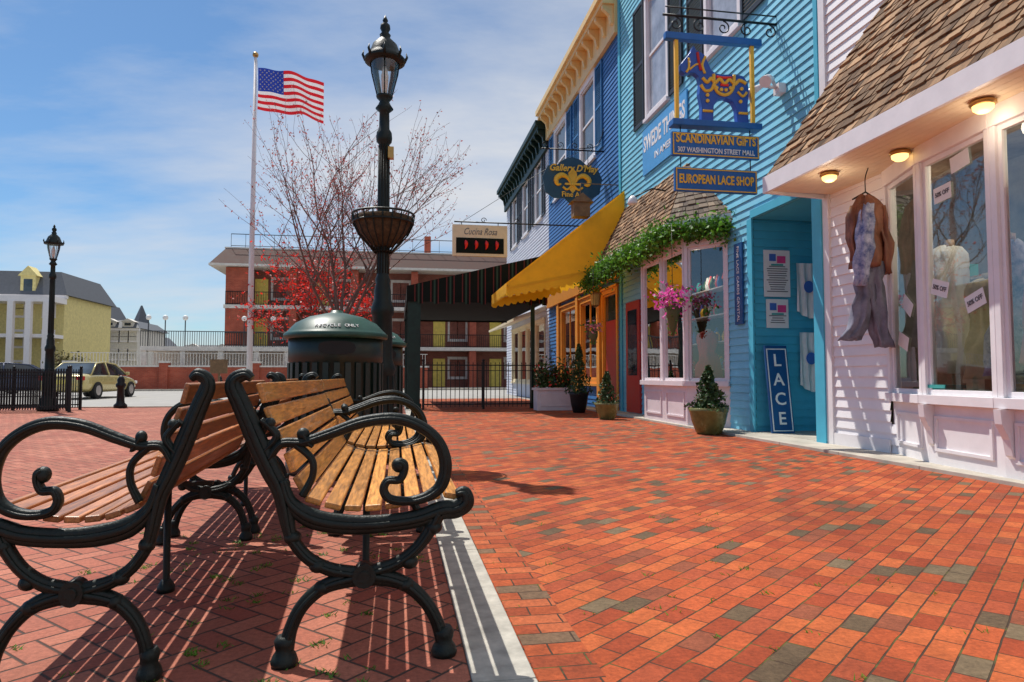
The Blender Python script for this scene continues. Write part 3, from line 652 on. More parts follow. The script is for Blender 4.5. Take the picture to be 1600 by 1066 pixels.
def cloth(name,x0,x1,z0,z1,y,mt,lab,cat='cloth',pic=None):
    T=thing(name,lab,cat,((x0+x1)/2,y,z0)); m=M(); nx=14;nz=10
    P=[[(x0+(x1-x0)*(i/nx)*(1-.06*math.sin(j)),y-.02-.025*math.sin(i*1.3+j*.2)*(1-j/nz*.6),z0+(z1-z0)*j/nz-.10*(i/nx)*(1-j/nz)-.05*math.sin(i/nx*pi)*(j==0)) for j in range(nz+1)] for i in range(nx+1)]
    for i in range(nx):
        for j in range(nz): m.face([P[i][j],P[i+1][j],P[i+1][j+1],P[i][j+1]],0,True)
    m.build('fabric',mt,T)
    if pic:
        m=M(); c=(x0+x1)/2; zc=(z0+z1)/2; m.lathe([(.085,0),(.085,.004)],16); 
        vs=m.v; m.v=[(c+v[0],y-.055-v[2],zc+v[1]*1.1) for v in vs]; m.build('printed_emblem',pic,T)
cloth('tea_towel',6.05,6.42,1.88,2.62,9.62,'whitecl','white linen towel with blue emblem hanging in entrance','cloth','inkb')
cloth('apron',6.08,6.42,.75,1.55,9.62,'whitecl','white apron with pale trim hanging in entrance','cloth','inkb')
G=thing('gallery_sign','slate blue plaque with gold lily emblem and gallery lettering','sign',(4.5,17.3,5.4)); gy=17.3
gp=[(3.80,5.70),(3.72,6.1),(3.86,6.40),(4.12,6.44),(4.32,6.60),(4.53,6.66),(4.74,6.60),(4.94,6.44),(5.20,6.40),(5.34,6.1),(5.26,5.70),(5.02,5.55),(4.75,5.56),(4.53,5.36),(4.31,5.56),(4.04,5.55)]
m=M(); m.prism([(a,b) for a,b in gp],(0,gy+.05,0),(1,0,0),(0,0,1),.05); m.build('sign_board','sgndk',G)
fl1=[(0,.36),(.09,.22),(.085,.08),(.04,0),(.07,-.2),(0,-.3),(-.07,-.2),(-.04,0),(-.085,.08),(-.09,.22)]
m=M(); m.prism([(4.53+a*1.3,6.0+b*1.05) for a,b in fl1],(0,gy-.003,0),(1,0,0),(0,0,1),.015)
for s in (-1,1):
    m.tube([(4.53+s*q.x,gy-.02,5.98+q.y) for q in cr([(.05,-.05,0),(.15,.12,0),(.30,.18,0),(.44,.08,0),(.42,-.06,0),(.31,-.06,0)],5)],[.018+.055*math.sin(pi*i/25) for i in range(26)],8)
    m.tube([(4.53+s*q.x,gy-.02,5.98+q.y) for q in cr([(.02,-.08,0),(.15,-.2,0),(.27,-.13,0)],5)],.03,6)
m.box(4.32,4.74,gy-.05,gy-.002,5.90,5.95); m.build('lily_emblem','gold',G)
text("Gallery D'May",.25,'gold',G,(4.53,gy-.08,6.33),UX,Z,wid=1.32,shear=.3,bold=.006); text('Fine Art',.19,'gold',G,(4.53,gy-.055,5.64),UX,Z,wid=.62,bold=.004)
m=M(); m.tube([(3.7,gy,6.85),(5.4,gy,6.85)],.018,6); m.tube([(4.1,gy,6.85),(4.1,gy,6.4)],.01,5); m.tube([(4.95,gy,6.85),(4.95,gy,6.4)],.01,5); m.tube(cr([(5.4,gy,7.5),(5.2,gy,7.0),(4.7,gy,6.9)],5),.012,5)
for i in range(4): scroll(m,3.8+i*.4,6.96,.1,gy,-pi/2,1.3,.01,1 if i%2 else -1)
m.build('bracket','black',G)
m=M(); m.box(4.2,4.6,15.9,16.2,4.75,5.1); m.prism([(4.12,5.1),(4.68,5.1),(4.4,5.32)],(0,16.25,0),(1,0,0),(0,0,1),.4); m.tube([(4.4,16.05,5.3),(4.4,16.05,5.6),(5.4,16.05,5.6)],.012,5); m.build('hanging_box','weath',label='small weathered wooden box lantern hanging from bracket',cat='lantern')
Q=thing('restaurant_sign','cream framed restaurant sign with red peppers on dark panel','sign',(2.2,18.35,4)); qy=18.3
m=M(); m.box(1.45,2.95,qy,qy+.08,4.12,4.98); m.build('sign_board','cream',Q,bevel=.01)
m=M(); m.box(1.55,2.85,qy-.01,qy-.002,4.2,4.62); m.build('picture_panel','stripeblk',Q)
text('Cucina Rosa',.26,'inkg',Q,(2.2,qy-.004,4.79),UX,Z,wid=.9,shear=.4)
for i in range(4):
    m=M(); x=1.8+i*.28; m.tube(cr([(x,qy-.03,4.55),(x+.02,qy-.035,4.47),(x+.02,qy-.03,4.38),(x-.01,qy-.03,4.30)],4),[.01,.02,.035,.045,.05,.05,.045,.04,.035,.03,.02,.012,.005],8)
    m.build('pepper','chili',Q)
m=M(); m.tube([(1.5,qy+.04,5.06),(5.4,qy+.04,5.06)],.02,6); 
for x in (1.7,2.7): m.tube([(x,qy+.04,5.06),(x,qy+.04,4.98)],.012,5)
m.tube([(1.75,qy+.04,5.08),(4.0,qy+.04,6.6),(5.4,qy+.04,7.4)],.006,4)
for x in (2.3,3.2): scroll(m,x,5.12,.08,qy+.04,0,1.2,.01)
m.build('bracket','black',Q)
# ---------------- garland
m=M(); gr=random.Random(3)
gpth=[(5.35,10.4,3.36),(4.62,11.25,3.42),(4.6,12.3,3.36),(4.6,13.3,3.38),(4.6,14.3,3.32),(4.58,15.2,3.28),(4.5,15.9,3.16)]
gp=cr(gpth,12)
for i in range(12000):
    t=gr.random()*(len(gp)-1.001); a=gp[int(t)].lerp(gp[int(t)+1],t%1)
    rr=.095+.03*math.sin(t*.9)+.04*math.sin(t*2.3)
    p=a+Vector((gr.gauss(0,rr*.9),gr.gauss(0,rr),gr.gauss(-.05,rr)))
    m.leaf(p,gr.uniform(.025,.055),0,gr)
m.tube(gp,.02,5,1)
m.build('leaf_garland',['leaf','bark'],label='bright green leafy garland draped along shingled eave',cat='garland')
def hbasket(x,y,z,top,fm,lab,sz=1,nf=260):
    T=thing('hanging_flower_basket',lab,'flower basket',(x,y,z)); m=M(); m.lathe([(.01,-.42*sz),(.05,-.32*sz),(.1,-.15*sz),(.13*sz,0),(.11*sz,.0)],12,(x,y,z)); m.build('cone_basket','dryleaf',T)
    m=M(); rn=random.Random(int(x*100)+int(y*10))
    for i in range(nf): 
        p=(x+rn.gauss(0,.13*sz),y+rn.gauss(0,.11*sz),z+.12*sz+rn.gauss(0,.09*sz)); m.leaf(p,rn.uniform(.03,.05),0 if rn.random()<.7 else 1,rn)
    for i in range(90): m.leaf((x+rn.gauss(0,.05),y+rn.gauss(0,.05),z-rn.random()*.4*sz),.03,1,rn)
    m.build('flowers',[fm,'leaf'],T)
    m=M(); m.tube([(x,y,z),(x,y,top)],.006,4); m.build('hanger','black',T)
hbasket(4.56,10.85,2.05,3.45,'pinkfl','cone basket of pink flowers hanging before bay window',1.2,400)
hbasket(4.4,15.0,1.9,3.4,'pinkcl','small basket of pale flowers hanging by shop door',.75,160)
# ---------------- pots and plants
def cone_plant(m,x,y,z0,h,r,n,rn,mi=0,sz=(.02,.05)):
    for i in range(n):
        t=rn.random()**1.2; a=rn.random()*2*pi; rr=r*(1-t)*math.sqrt(rn.random())*1.05+.02
        k=1+.35*math.sin(a*3+t*9)+.15*math.sin(t*25); m.leaf((x+rr*k*math.cos(a),y+rr*k*math.sin(a),z0+t*h),rn.uniform(*sz),mi,rn)
def potted(x,y,ph,pr,plh,plr,lab,lm='dleaf',pm='pot',n=1500):
    T=thing('potted_shrub',lab,'potted plant',(x,y,0)); m=M(); m.lathe([(pr*.6,0),(pr*.68,.02),(pr*.9,ph*.45),(pr,ph*.8),(pr*1.05,ph*.86),(pr*1.08,ph),(pr*.95,ph),(pr*.9,ph*.85),(.01,ph*.84)],24,(x,y,0)); m.build('pot',pm,T)
    rn=random.Random(int(x*77+y*31)); m=M(); m.tube([(x,y,ph*.8),(x+.02,y,ph+plh*.8)],[.02,.008],6,1)
    cone_plant(m,x,y,ph*.92,plh,plr,n,rn); m.build('foliage',[lm,'bark'],T)
potted(4.7,9.85,.40,.28,.66,.24,'small conifer in round olive glazed pot')
potted(4.25,13.55,.34,.24,.66,.2,'small conifer in olive glazed pot beside shop wall','dleaf','pot',1000)
potted(4.35,16.1,.5,.22,1.2,.24,'tall dark shrub in black urn beside shop door','dleaf','black',1600)
T=thing('planter_box','white panelled planter box with mixed dark foliage','planter',(4.0,17.7,0))
m=M(); m.box(3.55,4.5,17.2,17.7,0,.52); m.box(3.51,4.54,17.16,17.74,.52,.58); m.box(3.63,4.42,17.185,17.199,.1,.44); m.build('box','pinktrim',T,bevel=.006)
m=M(); rn=random.Random(5)
for i in range(1400): m.leaf((rn.uniform(3.55,4.5),rn.uniform(17.2,17.7),.6+abs(rn.gauss(0,.3))),rn.uniform(.03,.07),0 if rn.random()<.93 else 1,rn)
m.build('foliage',['dleaf','redfl'],T)
T=thing('wall_lantern','ochre and black lantern beside shop door','lantern',(4.75,16.0,2.6)); m=M(); m.lathe([(.03,0),(.1,.05),(.13,.3),(.15,.34),(.02,.5)],6,(4.75,16.0,2.55),0,False); m.tube([(4.75,16,3.05),(4.9,16,3.2),(5.4,16,3.15)],.015,5); m.build('lantern_body','brass',T)
# ---------------- garments
def garment(rows,n=26,seed=1,fold=.02,m=None,mi=0):
    m=m or M(); rn=random.Random(seed); ph=[rn.uniform(0,6) for _ in range(4)]; b=len(m.v); rows2=[]
    for a,c in zip(rows,rows[1:]):
        for k in range(3): rows2.append(tuple(a[i]+(c[i]-a[i])*k/3 for i in range(5)))
    rows2.append(rows[-1])
    for (x,y,z,rx,ry) in rows2:
        w=.012*math.sin(z*23+ph[3])
        for k in range(n):
            a=2*pi*k/n; f=1+fold/max(rx,.05)*math.sin(a*5+ph[0]+z*4)+fold*.7/max(rx,.05)*math.sin(a*8+ph[1]-z*9)
            m.v.append((x+w+rx*f*math.cos(a),y+ry*f*math.sin(a),z+.012*math.sin(a*4+ph[2])))
    for i in range(len(rows2)-1):
        for k in range(n):
            a=b+i*n+k;c=b+i*n+(k+1)%n; m.f.append((a,c,c+n,a+n)); m.m.append(mi); m.s.append(True)
    m.f.append(tuple(b+k for k in range(n))[::-1]);m.m.append(mi);m.s.append(False)
    m.f.append(tuple(b+(len(rows2)-1)*n+k for k in range(n)));m.m.append(mi);m.s.append(False)
    return m
T=thing('hanging_outfit','brown jacket, striped shirt and grey trousers hanging outside shop','clothing',(5.05,6.65,1.2))
gx,gyy=5.06,6.68
garment([(gx,gyy,2.06,.165,.11),(gx,gyy,2.2,.145,.11),(gx+.01,gyy,2.5,.16,.11),(gx+.01,gyy,2.72,.17,.1),(gx,gyy,2.80,.12,.07),(gx,gyy,2.86,.05,.045)],seed=2,fold=.026).build('jacket','brown',T)
m=garment([(gx+.2,gyy-.02,2.0,.045,.045),(gx+.21,gyy-.02,2.32,.055,.06),(gx+.14,gyy,2.74,.065,.07)],seed=5); m.build('sleeve','brown',T)
m=garment([(gx-.16,gyy-.05,2.12,.045,.045),(gx-.18,gyy-.03,2.38,.055,.06),(gx-.12,gyy,2.74,.065,.07)],seed=6); m.build('sleeve','brown',T)
garment([(gx-.16,gyy-.09,1.86,.06,.03),(gx-.14,gyy-.12,2.15,.095,.05),(gx-.1,gyy-.12,2.45,.09,.05),(gx-.04,gyy-.09,2.74,.045,.04)],seed=7,fold=.02).build('shirt','denim',T)
garment([(gx+.17,gyy,1.2,.10,.06),(gx+.13,gyy,1.42,.08,.06),(gx+.08,gyy,1.85,.09,.07),(gx+.05,gyy,2.14,.11,.08)],seed=8,fold=.026).build('trouser_leg','greycl',T)
garment([(gx-.25,gyy,1.27,.12,.045),(gx-.14,gyy,1.4,.1,.05),(gx-.05,gyy,1.75,.09,.07),(gx-.03,gyy,2.14,.11,.08)],seed=9,fold=.026).build('trouser_leg','greycl',T)
m=M(); m.tube([(gx-.16,gyy,2.81),(gx,gyy,2.9),(gx+.16,gyy,2.81)],.01,5); m.tube(cr([(gx,gyy,2.9),(gx,gyy,3.05),(gx+.04,gyy,3.17)],4),.006,5); m.build('hanger','black',T)
def dressform(x,y,mt,lab,seed,h=1.0,zb=.64,pole='skin'):
    T=thing('dress_form',lab,'mannequin',(x,y,zb)); m=garment([(x,y,zb+.25*h,.24,.2),(x,y,zb+.6*h,.19,.15),(x,y,zb+.95*h,.13,.1),(x,y,zb+1.2*h,.18,.11),(x,y,zb+1.38*h,.17,.09),(x,y,zb+1.44*h,.07,.06)],seed=seed,fold=.03); m.build('dress',mt,T)
    m=M(); m.lathe([(.12,0),(.12,.02),(.015,.04),(.015,.3*h)],14,(x,y,zb)); m.lathe([(.05,1.42*h),(.045,1.5*h),(.005,1.51*h)],12,(x,y,zb)); m.build('stand',pole,T)
dressform(5.45,5.55,'beigecl','sand coloured dress on shop window stand',3,.8); dressform(5.3,4.78,'pinkcl','pink dress on shop window stand',4,1.35); dressform(5.65,6.2,'whitecl','white shirt on shop window stand',9,1.1); dressform(5.9,5.15,'whitecl','white dress on shop window stand',12,1.35); dressform(5.35,5.2,'denim','blue striped shirt on shop window stand',17,1.0)
dressform(5.45,11.4,'redfl','red outfit on stand inside bay window',14,.7,.66); dressform(5.3,12.3,'whitecl','white lace dress inside bay window',15,1.1,.66)
rn=random.Random(11); goods=thing('window_shelf','low display shelf with folded clothes inside bow window','display',(6.2,5,.64))
for z in (1.25,1.9):
    m=M(); m.box(5.95,6.35,3,6.6,z,z+.03); m.build('shelf','trim',goods)
for i in range(26):
    m=M(); y=3.1+i*.135; z=rn.choice((1.28,1.93)); h=rn.uniform(.08,.3); m.box(6.0,6.25,y,y+.11,z,z+h); m.build('folded_clothes',('tealcl','pinkcl','beigecl','denim','whitecl')[i%5],goods)
for i,(y,h) in enumerate(((5.75,.25),(5.3,.35),(4.9,.28))):
    m=M(); m.box(5.14,5.34,y,y+.2,.64,.64+h*.5); m.box(5.12,5.36,y-.02,y+.22,.64+h*.5,.66+h*.55); m.build('gift_box',('tealcl','beigecl','gold')[i],None,label='small coloured gift box on shop window floor',cat='box')
for i,(bi,u,z,rot,t) in enumerate(((0,.40,1.25,-.35,''),(1,.72,1.55,.3,'50% OFF'),(1,.25,1.72,-.3,'50% OFF'),(1,.33,2.62,0.05,'50% OFF'),(1,.58,2.85,.12,''),(0,.55,1.62,-.6,''))):
    p0=Vector((*bowA[bi],0));p1=Vector((*bowA[bi+1],0));U=(p1-p0).normalized()
    Nn=U.cross(Z)
    if Nn.x>0: Nn=-Nn; 
    if U.cross(Z).dot(Nn)<0: U=-U
    c=p0.lerp(p1,u)+Z*z+Nn*(-.012); a=U*math.cos(rot)+Z*math.sin(rot); b=Z*math.cos(rot)-U*math.sin(rot)
    T=thing('sale_notice','white paper sale notice taped inside shop window','notice',c); m=M(); m.obox(c,a*.25,b*.15,Nn*.002); m.build('sheet','paper',T)
    if t: text(t,.062,'inkg',T,c+Nn*.004,a,b,bold=.0015,ext=.001,wid=.2)
goods=thing('gift_shelf','shelves of colourful gifts inside bay window','display',(6.0,12,.6))
for z in (1.0,1.5,2.0,2.5): m=M(); m.box(5.8,6.1,10.7,13.8,z,z+.02); m.build('shelf','trim',goods)
for i in range(96):
    m=M(); y=rn.uniform(10.8,13.7); z=rn.choice((1.02,1.52,2.02,2.52)); m.lathe([(.04,0),(.06,.1),(.02,rn.uniform(.14,.28))],8,(rn.uniform(5.85,6.0),y,z)); m.build('gift',('redfl','gold','tealcl','whitecl','inkb','leaf')[i%6],goods)

# ---------------- street lamps
def street_lamp(loc,lab):
    T=thing('street_lamp',lab,'street lamp',(0,0,0),'cast iron street lamps'); 
    m=M(); prof=[(.24,0),(.24,.08),(.2,.12),(.19,.3),(.15,.36),(.13,.9),(.145,.95),(.13,1.0),(.11,1.05),(.10,1.5),(.12,1.54),(.12,1.6),(.09,1.68),(.088,1.78),(.072,1.86),(.08,1.9),(.062,1.95),(.056,3.35),(.08,3.38),(.085,3.42),(.08,3.48),(.056,3.52),(.052,3.70),(.095,3.74),(.068,3.78),(.05,3.82),(.085,3.86),(.09,3.88)]
    m.lathe(prof,24)
    for k in range(12):
        a=2*pi*k/12; m.tube([(.06*math.cos(a),.06*math.sin(a),1.96),(.054*math.cos(a),.054*math.sin(a),3.34)],.008,5)
        m.tube([(.142*math.cos(a),.142*math.sin(a),.38),(.13*math.cos(a),.13*math.sin(a),.88)],.012,5)
    m.build('post','iron',T)
    m=M(); m.lathe([(.075,3.88),(.095,3.95),(.135,4.12),(.15,4.24)],20); m.f=m.f[:-2];m.m=m.m[:-2];m.s=m.s[:-2]; m.build('lantern_glass','lampglass',T)
    m=M(); m.lathe([(.02,3.88),(.035,4.0),(.04,4.1),(.02,4.2)],10); m.build('bulb','wht',T)
    m=M(); m.lathe([(.155,4.235),(.215,4.25),(.22,4.28),(.17,4.33),(.16,4.36),(.13,4.44),(.07,4.50),(.05,4.52),(.06,4.55),(.035,4.58),(.055,4.62),(.05,4.66),(.02,4.69),(.03,4.71),(.004,4.77)],24)
    for k in range(8):
        a=2*pi*k/8; c=Vector((math.cos(a),math.sin(a),0)); m.tube([c*.205+Z*4.26,c*.235+Z*4.32,c*.225+Z*4.37],[.018,.014,.003],5)
        if k%2==0: m.tube([c*.078+Z*3.88,c*.138+Z*4.12,c*.153+Z*4.24],.006,4)
    m.build('lantern_cap','iron',T)
    return T
SL=street_lamp((0,0,0),'tall dark green cast iron lamp with planter basket'); 
SL2=copy_thing(SL,(-8.69,19.1,0),0,'tall dark green cast iron lamp beside road railing')
SL.location=(-.153,7.33,0)
BK=thing('lamp_planter','coir lined wire basket ringing lamp post','planter',(-.153,7.33,2.2)); m=M(); bx,by=-.153,7.33
m.lathe([(.09,2.25),(.16,2.30),(.25,2.40),(.30,2.5),(.31,2.56),(.26,2.56),(.07,2.53)],26,(bx,by,0)); m.build('liner','coir',BK)
m=M()
for k in range(20):
    a=2*pi*k/20; c=Vector((math.cos(a),math.sin(a),0)); o=Vector((bx,by,0)); m.tube([o+c*.08+Z*2.18,o+c*.17+Z*2.28,o+c*.26+Z*2.38,o+c*.315+Z*2.5,o+c*.325+Z*2.59],.008,4)
for z,r in ((2.59,.325),(2.5,.315),(2.2,.09)): m.tube([(bx+r*math.cos(a*pi/14),by+r*math.sin(a*pi/14),z) for a in range(29)],.012,5,cap=False)
m.build('wire_frame','iron',BK)
m=M(); m.box(-.11,-.05,7.22,7.3,3.18,3.3); m.build('socket_box','brass',BK)
# ---------------- recycling bins
def binn():
    T=thing('recycling_bin','dark green ribbed bin with domed lid lettered for recycling','bin',(0,0,0),'domed litter bins')
    m=M(); m.lathe([(.42,0),(.44,.03),(.44,.1),(.415,.12),(.415,1.0),(.43,1.02),(.43,1.24)],40)
    for k in range(28):
        a=2*pi*k/28
        c=Vector((math.cos(a),math.sin(a),0)); m.obox(c*.425+Z*(.13+.87/2),c*.02,c.cross(Z)*.05,Z*.87)
    m.build('bin_body','binbody',T)
    m=M(); m.lathe([(.455,1.22),(.475,1.235),(.475,1.265),(.455,1.28),(.435,1.30),(.37,1.37),(.25,1.43),(.1,1.465),(.06,1.475),(.05,1.495),(.001,1.50)],40); m.build('lid','bingrn',T)
    for aa in (1.5*pi,.5*pi):
        m=M(); pts=[(.16*spw(math.cos(a),.7),.06*spw(math.sin(a),.7)) for a in [2*pi*i/20 for i in range(20)]]
        s=-1 if aa>pi else 1
        m.prism(pts,(0,s*.40,1.13),(1,0,0),(0,0,1),.04 if s<0 else -.04); m.build('opening','tyre',T)
    for base,s in ((1.5*pi,'RECYCLE ONLY'),(.5*pi,'RECYCLE ONLY')):
        for i,ch in enumerate(s):
            if ch==' ': continue
            a=base+(i-5.5)*.08; c=Vector((math.cos(a),math.sin(a),0)); t=Vector((-math.sin(a),math.cos(a),0)); v=(Vector((0,0,.07))-c*.065).normalized()
            text(ch,.05,'wht',T,c*.412+Z*1.33,t,v,world=False,ext=.002)
    return T
BN=binn(); b2=copy_thing(BN,(-.36,8.25,0),.5); BN.location=(-.56,6.6,0); BN.rotation_euler=(0,0,.1)
# ---------------- benches
def bench(woodm='wood'):
    T=thing('park_bench','slatted wooden bench with scrolled dark cast iron frame','bench',(0,0,0),'back to back park benches')
    back=[(-.475,.865),(-.447,.775),(-.40,.67),(-.36,.57),(-.325,.505)]
    seat=[(-.30,.495),(-.19,.462),(-.07,.458),(.05,.474),(.14,.49),(.195,.478)]
    def path3(pts,y,k=6): return [(q.x+.14,y,q.y) for q in cr([(a,b,0) for a,b in pts],k)]
    for y in (-.87,.87):
        m=M(); UP=(0,1,0)
        def tb(pts,r,ry=.018,k=7,n_=10):
            P=path3(pts,y,k); n=len(P); rr=[r*.8]*n if not isinstance(r,(list,tuple)) else [.8*(r[int(t)]*(1-t%1)+r[min(len(r)-1,int(t)+1)]*(t%1)) for t in [i*(len(r)-1)/(n-1) for i in range(n)]]
            m.tube(P,rr,n_,0,UP,ry)
            if ry>.012:
                for s in (-1,1): m.tube([(p[0],y+s*ry,p[2]) for p in P],[.38*q for q in rr],6,0,UP,.006)
        tb([(-.455,.872),(-.475,.885),(-.503,.872),(-.508,.845),(-.488,.80),(-.462,.74),(-.43,.665),(-.395,.59),(-.365,.53),(-.35,.47),(-.34,.42),(-.325,.375),(-.28,.32),(-.22,.285),(-.155,.268),(-.109,.263)],[.014,.024,.028,.034,.036,.038,.04,.038,.034,.032,.028,.024,.024,.026,.03,.032])
        tb([(-.36,.56),(-.335,.49),(-.27,.44),(-.17,.418),(-.06,.416),(.05,.428),(.13,.452),(.175,.455),(.205,.475),(.2,.505),(.175,.505)],[.02,.028,.04,.04,.036,.036,.038,.038,.038,.03,.012])
        tb([(.12,.445),(.09,.385),(.045,.33),(-.02,.288),(-.109,.263)],[.032,.026,.024,.026,.032])
        tb([(-.34,.05),(-.327,.11),(-.295,.175),(-.235,.228),(-.16,.25),(-.109,.255),(-.05,.25),(.02,.225),(.078,.172),(.115,.11),(.135,.05)],[.03,.026,.026,.028,.034,.038,.034,.028,.026,.026,.03])
        for fx in (-.345,.14):
            m.lathe([(.038,0),(.042,.012),(.036,.03),(.026,.045),(.03,.06),(.032,.075),(.022,.09)],14,(fx+.14,y,0))
        m.tube([(-.109+.14,y-.03,.262),(-.109+.14,y+.03,.262)],.036,16); m.tube([(-.109+.14,y-.036,.262),(-.109+.14,y+.036,.262)],.018,12)
        for (fx,fz) in ((-.25,.295),(.03,.295),(-.235,.228),(.02,.225),(-.327,.385),(.105,.40)): m.ball((fx+.14,y,fz),.028,0,10,.8)
        m.build('side_frame','iron',T,world=False)
        m=M()
        tb([(-.425,.64),(-.38,.69),(-.40,.725),(-.425,.745)],[.012,.016,.014,.012],.014)
        tb([(-.40,.625),(-.365,.672),(-.30,.675),(-.22,.70),(-.12,.735),(-.02,.745),(.06,.72),(.118,.67),(.142,.60),(.13,.535),(.09,.50),(.03,.485),(-.03,.492),(-.052,.52),(-.04,.55),(-.005,.552),(.01,.575),(.01,.60),(-.005,.61)],[.014,.018,.02,.022,.024,.024,.024,.024,.026,.026,.022,.018,.018,.018,.016,.016,.016,.018,.016],.017)
        tb([(-.33,.675),(-.275,.625),(-.27,.57),(-.30,.51)],[.016,.014,.014,.016],.014)
        tb([(-.30,.70),(-.285,.675),(-.27,.66)],[.02,.014,.006],.014)
        for c in ((-.005,.598,.024),(-.40,.735,.018),(-.30,.70,.02)): m.ball((c[0]+.14,y,c[1]),c[2])
        m.build('armrest','iron',T,world=False)
    bp=[Vector((q.x+.14,0,q.y)) for q in cr([(a+.034,b,0) for a,b in back],8)]
    def slats(pth,n,w,th):
        m=M(); ds=[0]
        for a,b in zip(pth,pth[1:]): ds.append(ds[-1]+(b-a).length)
        L=ds[-1]
        for i in range(n):
            s=L*(i+.5)/n
            for k in range(len(pth)-1):
                if ds[k]<=s<=ds[k+1]: t=(s-ds[k])/(ds[k+1]-ds[k]); p=pth[k].lerp(pth[k+1],t); tg=(pth[k+1]-pth[k]).normalized()
            nn=tg.cross(Vector((0,1,0)))
            m.obox(p,tg*w,Vector((0,1.70,0)),nn*th)
        return m
    slats(bp,5,.064,.02).build('backrest',woodm,T,world=False,bevel=.005)
    sp=[Vector((q.x+.14,0,q.y+.005)) for q in cr([(a,b,0) for a,b in seat],8)]
    slats(sp,8,.051,.02).build('seat',woodm,T,world=False,bevel=.005)
    m=M(); m.tube([(0.0,0,.0),(0,0,.05),(0,0,.44)],[.03,.016,.016],10); m.lathe([(.04,0),(.04,.02),(.02,.05)],12); m.obox((.02,0,.435),(.44,0,0),(0,.04,0),(0,0,.015)); m.build('centre_support','iron',T,world=False)
    return T
BE=bench(); BL=bench('woodshade'); BL['label']='slatted wooden bench darkened by painted shade, with scrolled iron frame, facing road'  # left bench uses the wood copy with shade put into its colour
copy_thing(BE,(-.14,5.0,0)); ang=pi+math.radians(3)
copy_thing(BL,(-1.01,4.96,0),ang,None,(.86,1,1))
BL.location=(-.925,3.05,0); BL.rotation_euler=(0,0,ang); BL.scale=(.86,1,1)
BE.location=(-.125,3.09,0)
# ---------------- flagpole and flag
fx,fy=-5.27,26.1
T=thing('flagpole','tall white flagpole with ball finial','flagpole',(fx,fy,0)); m=M(); m.tube([(fx,fy,0),(fx,fy,6),(fx,fy,12.7)],[.11,.09,.05],14); m.lathe([(.25,0),(.25,.05),(.14,.12),(.12,.2)],16,(fx,fy,0)); m.build('pole','pole',T); m=M(); m.ball((fx,fy,12.8),.11); m.build('finial','brass',T)
m=M(); m.tube([(fx+.1,fy-.05,1.4),(fx+.09,fy-.05,12.6)],.008,4); m.build('halyard','pole',T)
T=thing('flag','american flag of stars and stripes flying from pole','flag',(fx,fy,11.2))
fw,fh,fz=2.42,1.58,10.75
def fp(u,v):
    x=fx+.1+u*fw*.985; y=fy+.28*math.sin(u*7.5+v*1.2)*u**.6+.07*math.sin(u*16+v*3); z=fz+v*fh-.34*u**1.5+.06*math.sin(u*8+1)*u-.05*u*math.sin(v*3); return Vector((x-.07*math.sin(u*9)*u,y,z))
m=M(); nx=52
for j in range(13):
    for jj in range(2):
        for i in range(nx):
            u0,u1=i/nx,(i+1)/nx; v0=(j+jj*.5)/13;v1=(j+jj*.5+.5)/13
            mi=2 if (u1<=.4+1e-6 and j>=6) else (0 if j%2==0 else 1)
            m.face([fp(u0,v0),fp(u1,v0),fp(u1,v1),fp(u0,v1)],mi,True)
m.build('flag_cloth',['frd','fwh','fbl'],T)
m=M()
for r in range(9):
    for c in range(6 if r%2==0 else 5):
        u=(.4/12)*(1+2*c+(r%2)); v=6/13+(7/13)*(r+1)/10
        ctr=fp(u,v); du=(fp(u+.01,v)-ctr).normalized(); dv=(fp(u,v+.01)-ctr).normalized(); n=du.cross(dv)
        for s in (-1,1):
            pts=[ctr+n*.006*s+(du*math.cos(pi/2+k*pi/5)+dv*math.sin(pi/2+k*pi/5))*(.042 if k%2==0 else .017) for k in range(10)]
            m.face(pts if s>0 else pts[::-1])
m.build('stars','fwh',T)
# ---------------- trees
def tree(base,h,spread,seed,lab,leafm,nleaf,ls,trunk_r=.12,first=.28,levels=4,clump=.1,ks=None):
    rn=random.Random(seed); T=thing('tree',lab,'tree',base); m=M(); tips=[]
    ks=ks or {0:7,1:5,2:5,3:4}
    def br(p,d,L,r,lv):
        n=4; pts=[p]; q=p.copy(); dd=d.copy()
        for i in range(n):
            dd=(dd+Vector((rn.gauss(0,.11),rn.gauss(0,.11),.05+rn.gauss(0,.06)))).normalized(); q=q+dd*L/n; pts.append(q.copy())
        m.tube(pts,[max(.004,r*(1-.55*i/n)) for i in range(n+1)],6 if lv<2 else 4 if lv<3 else 3,0,cap=False)
        if lv>=levels-2:
            for a,b in zip(pts,pts[1:]): tips.append((a,b,lv))
        if lv<levels:
            k=ks.get(lv,3)
            for i in range(k):
                t=rn.uniform(.35,1) if lv>0 else rn.uniform(.75,1); j=min(n-1,int(t*n)); st=pts[j].lerp(pts[j+1],t*n-j if t<1 else 1)
                a=rn.uniform(0,2*pi) if lv>0 else 2*pi*i/k+rn.uniform(-.3,.3)
                side=Vector((math.cos(a),math.sin(a),0)); ang=rn.uniform(.45,.9) if lv else rn.uniform(.35,.85)*spread
                nd=(dd*math.cos(ang)+side*math.sin(ang)+Z*.1).normalized()
                br(st,nd,L*rn.uniform(.5,.75) if lv else h*rn.uniform(.28,.4),r*.48,lv+1)
            if lv: br(q,dd,L*.6,r*.45,lv+1)
            else: br(q,Vector((0,0,1)),h*.36,r*.55,1)
    br(Vector(base),Z.copy(),h*first,trunk_r,0)
    m.build('trunk','bark',T)
    m=M()
    for i in range(nleaf):
        a,b,lv=rn.choice(tips); p=a.lerp(b,rn.random())+Vector((rn.gauss(0,clump),rn.gauss(0,clump),rn.gauss(0,clump))); m.leaf(p,rn.uniform(*ls),0,rn)
    m.build('crown',leafm,T)
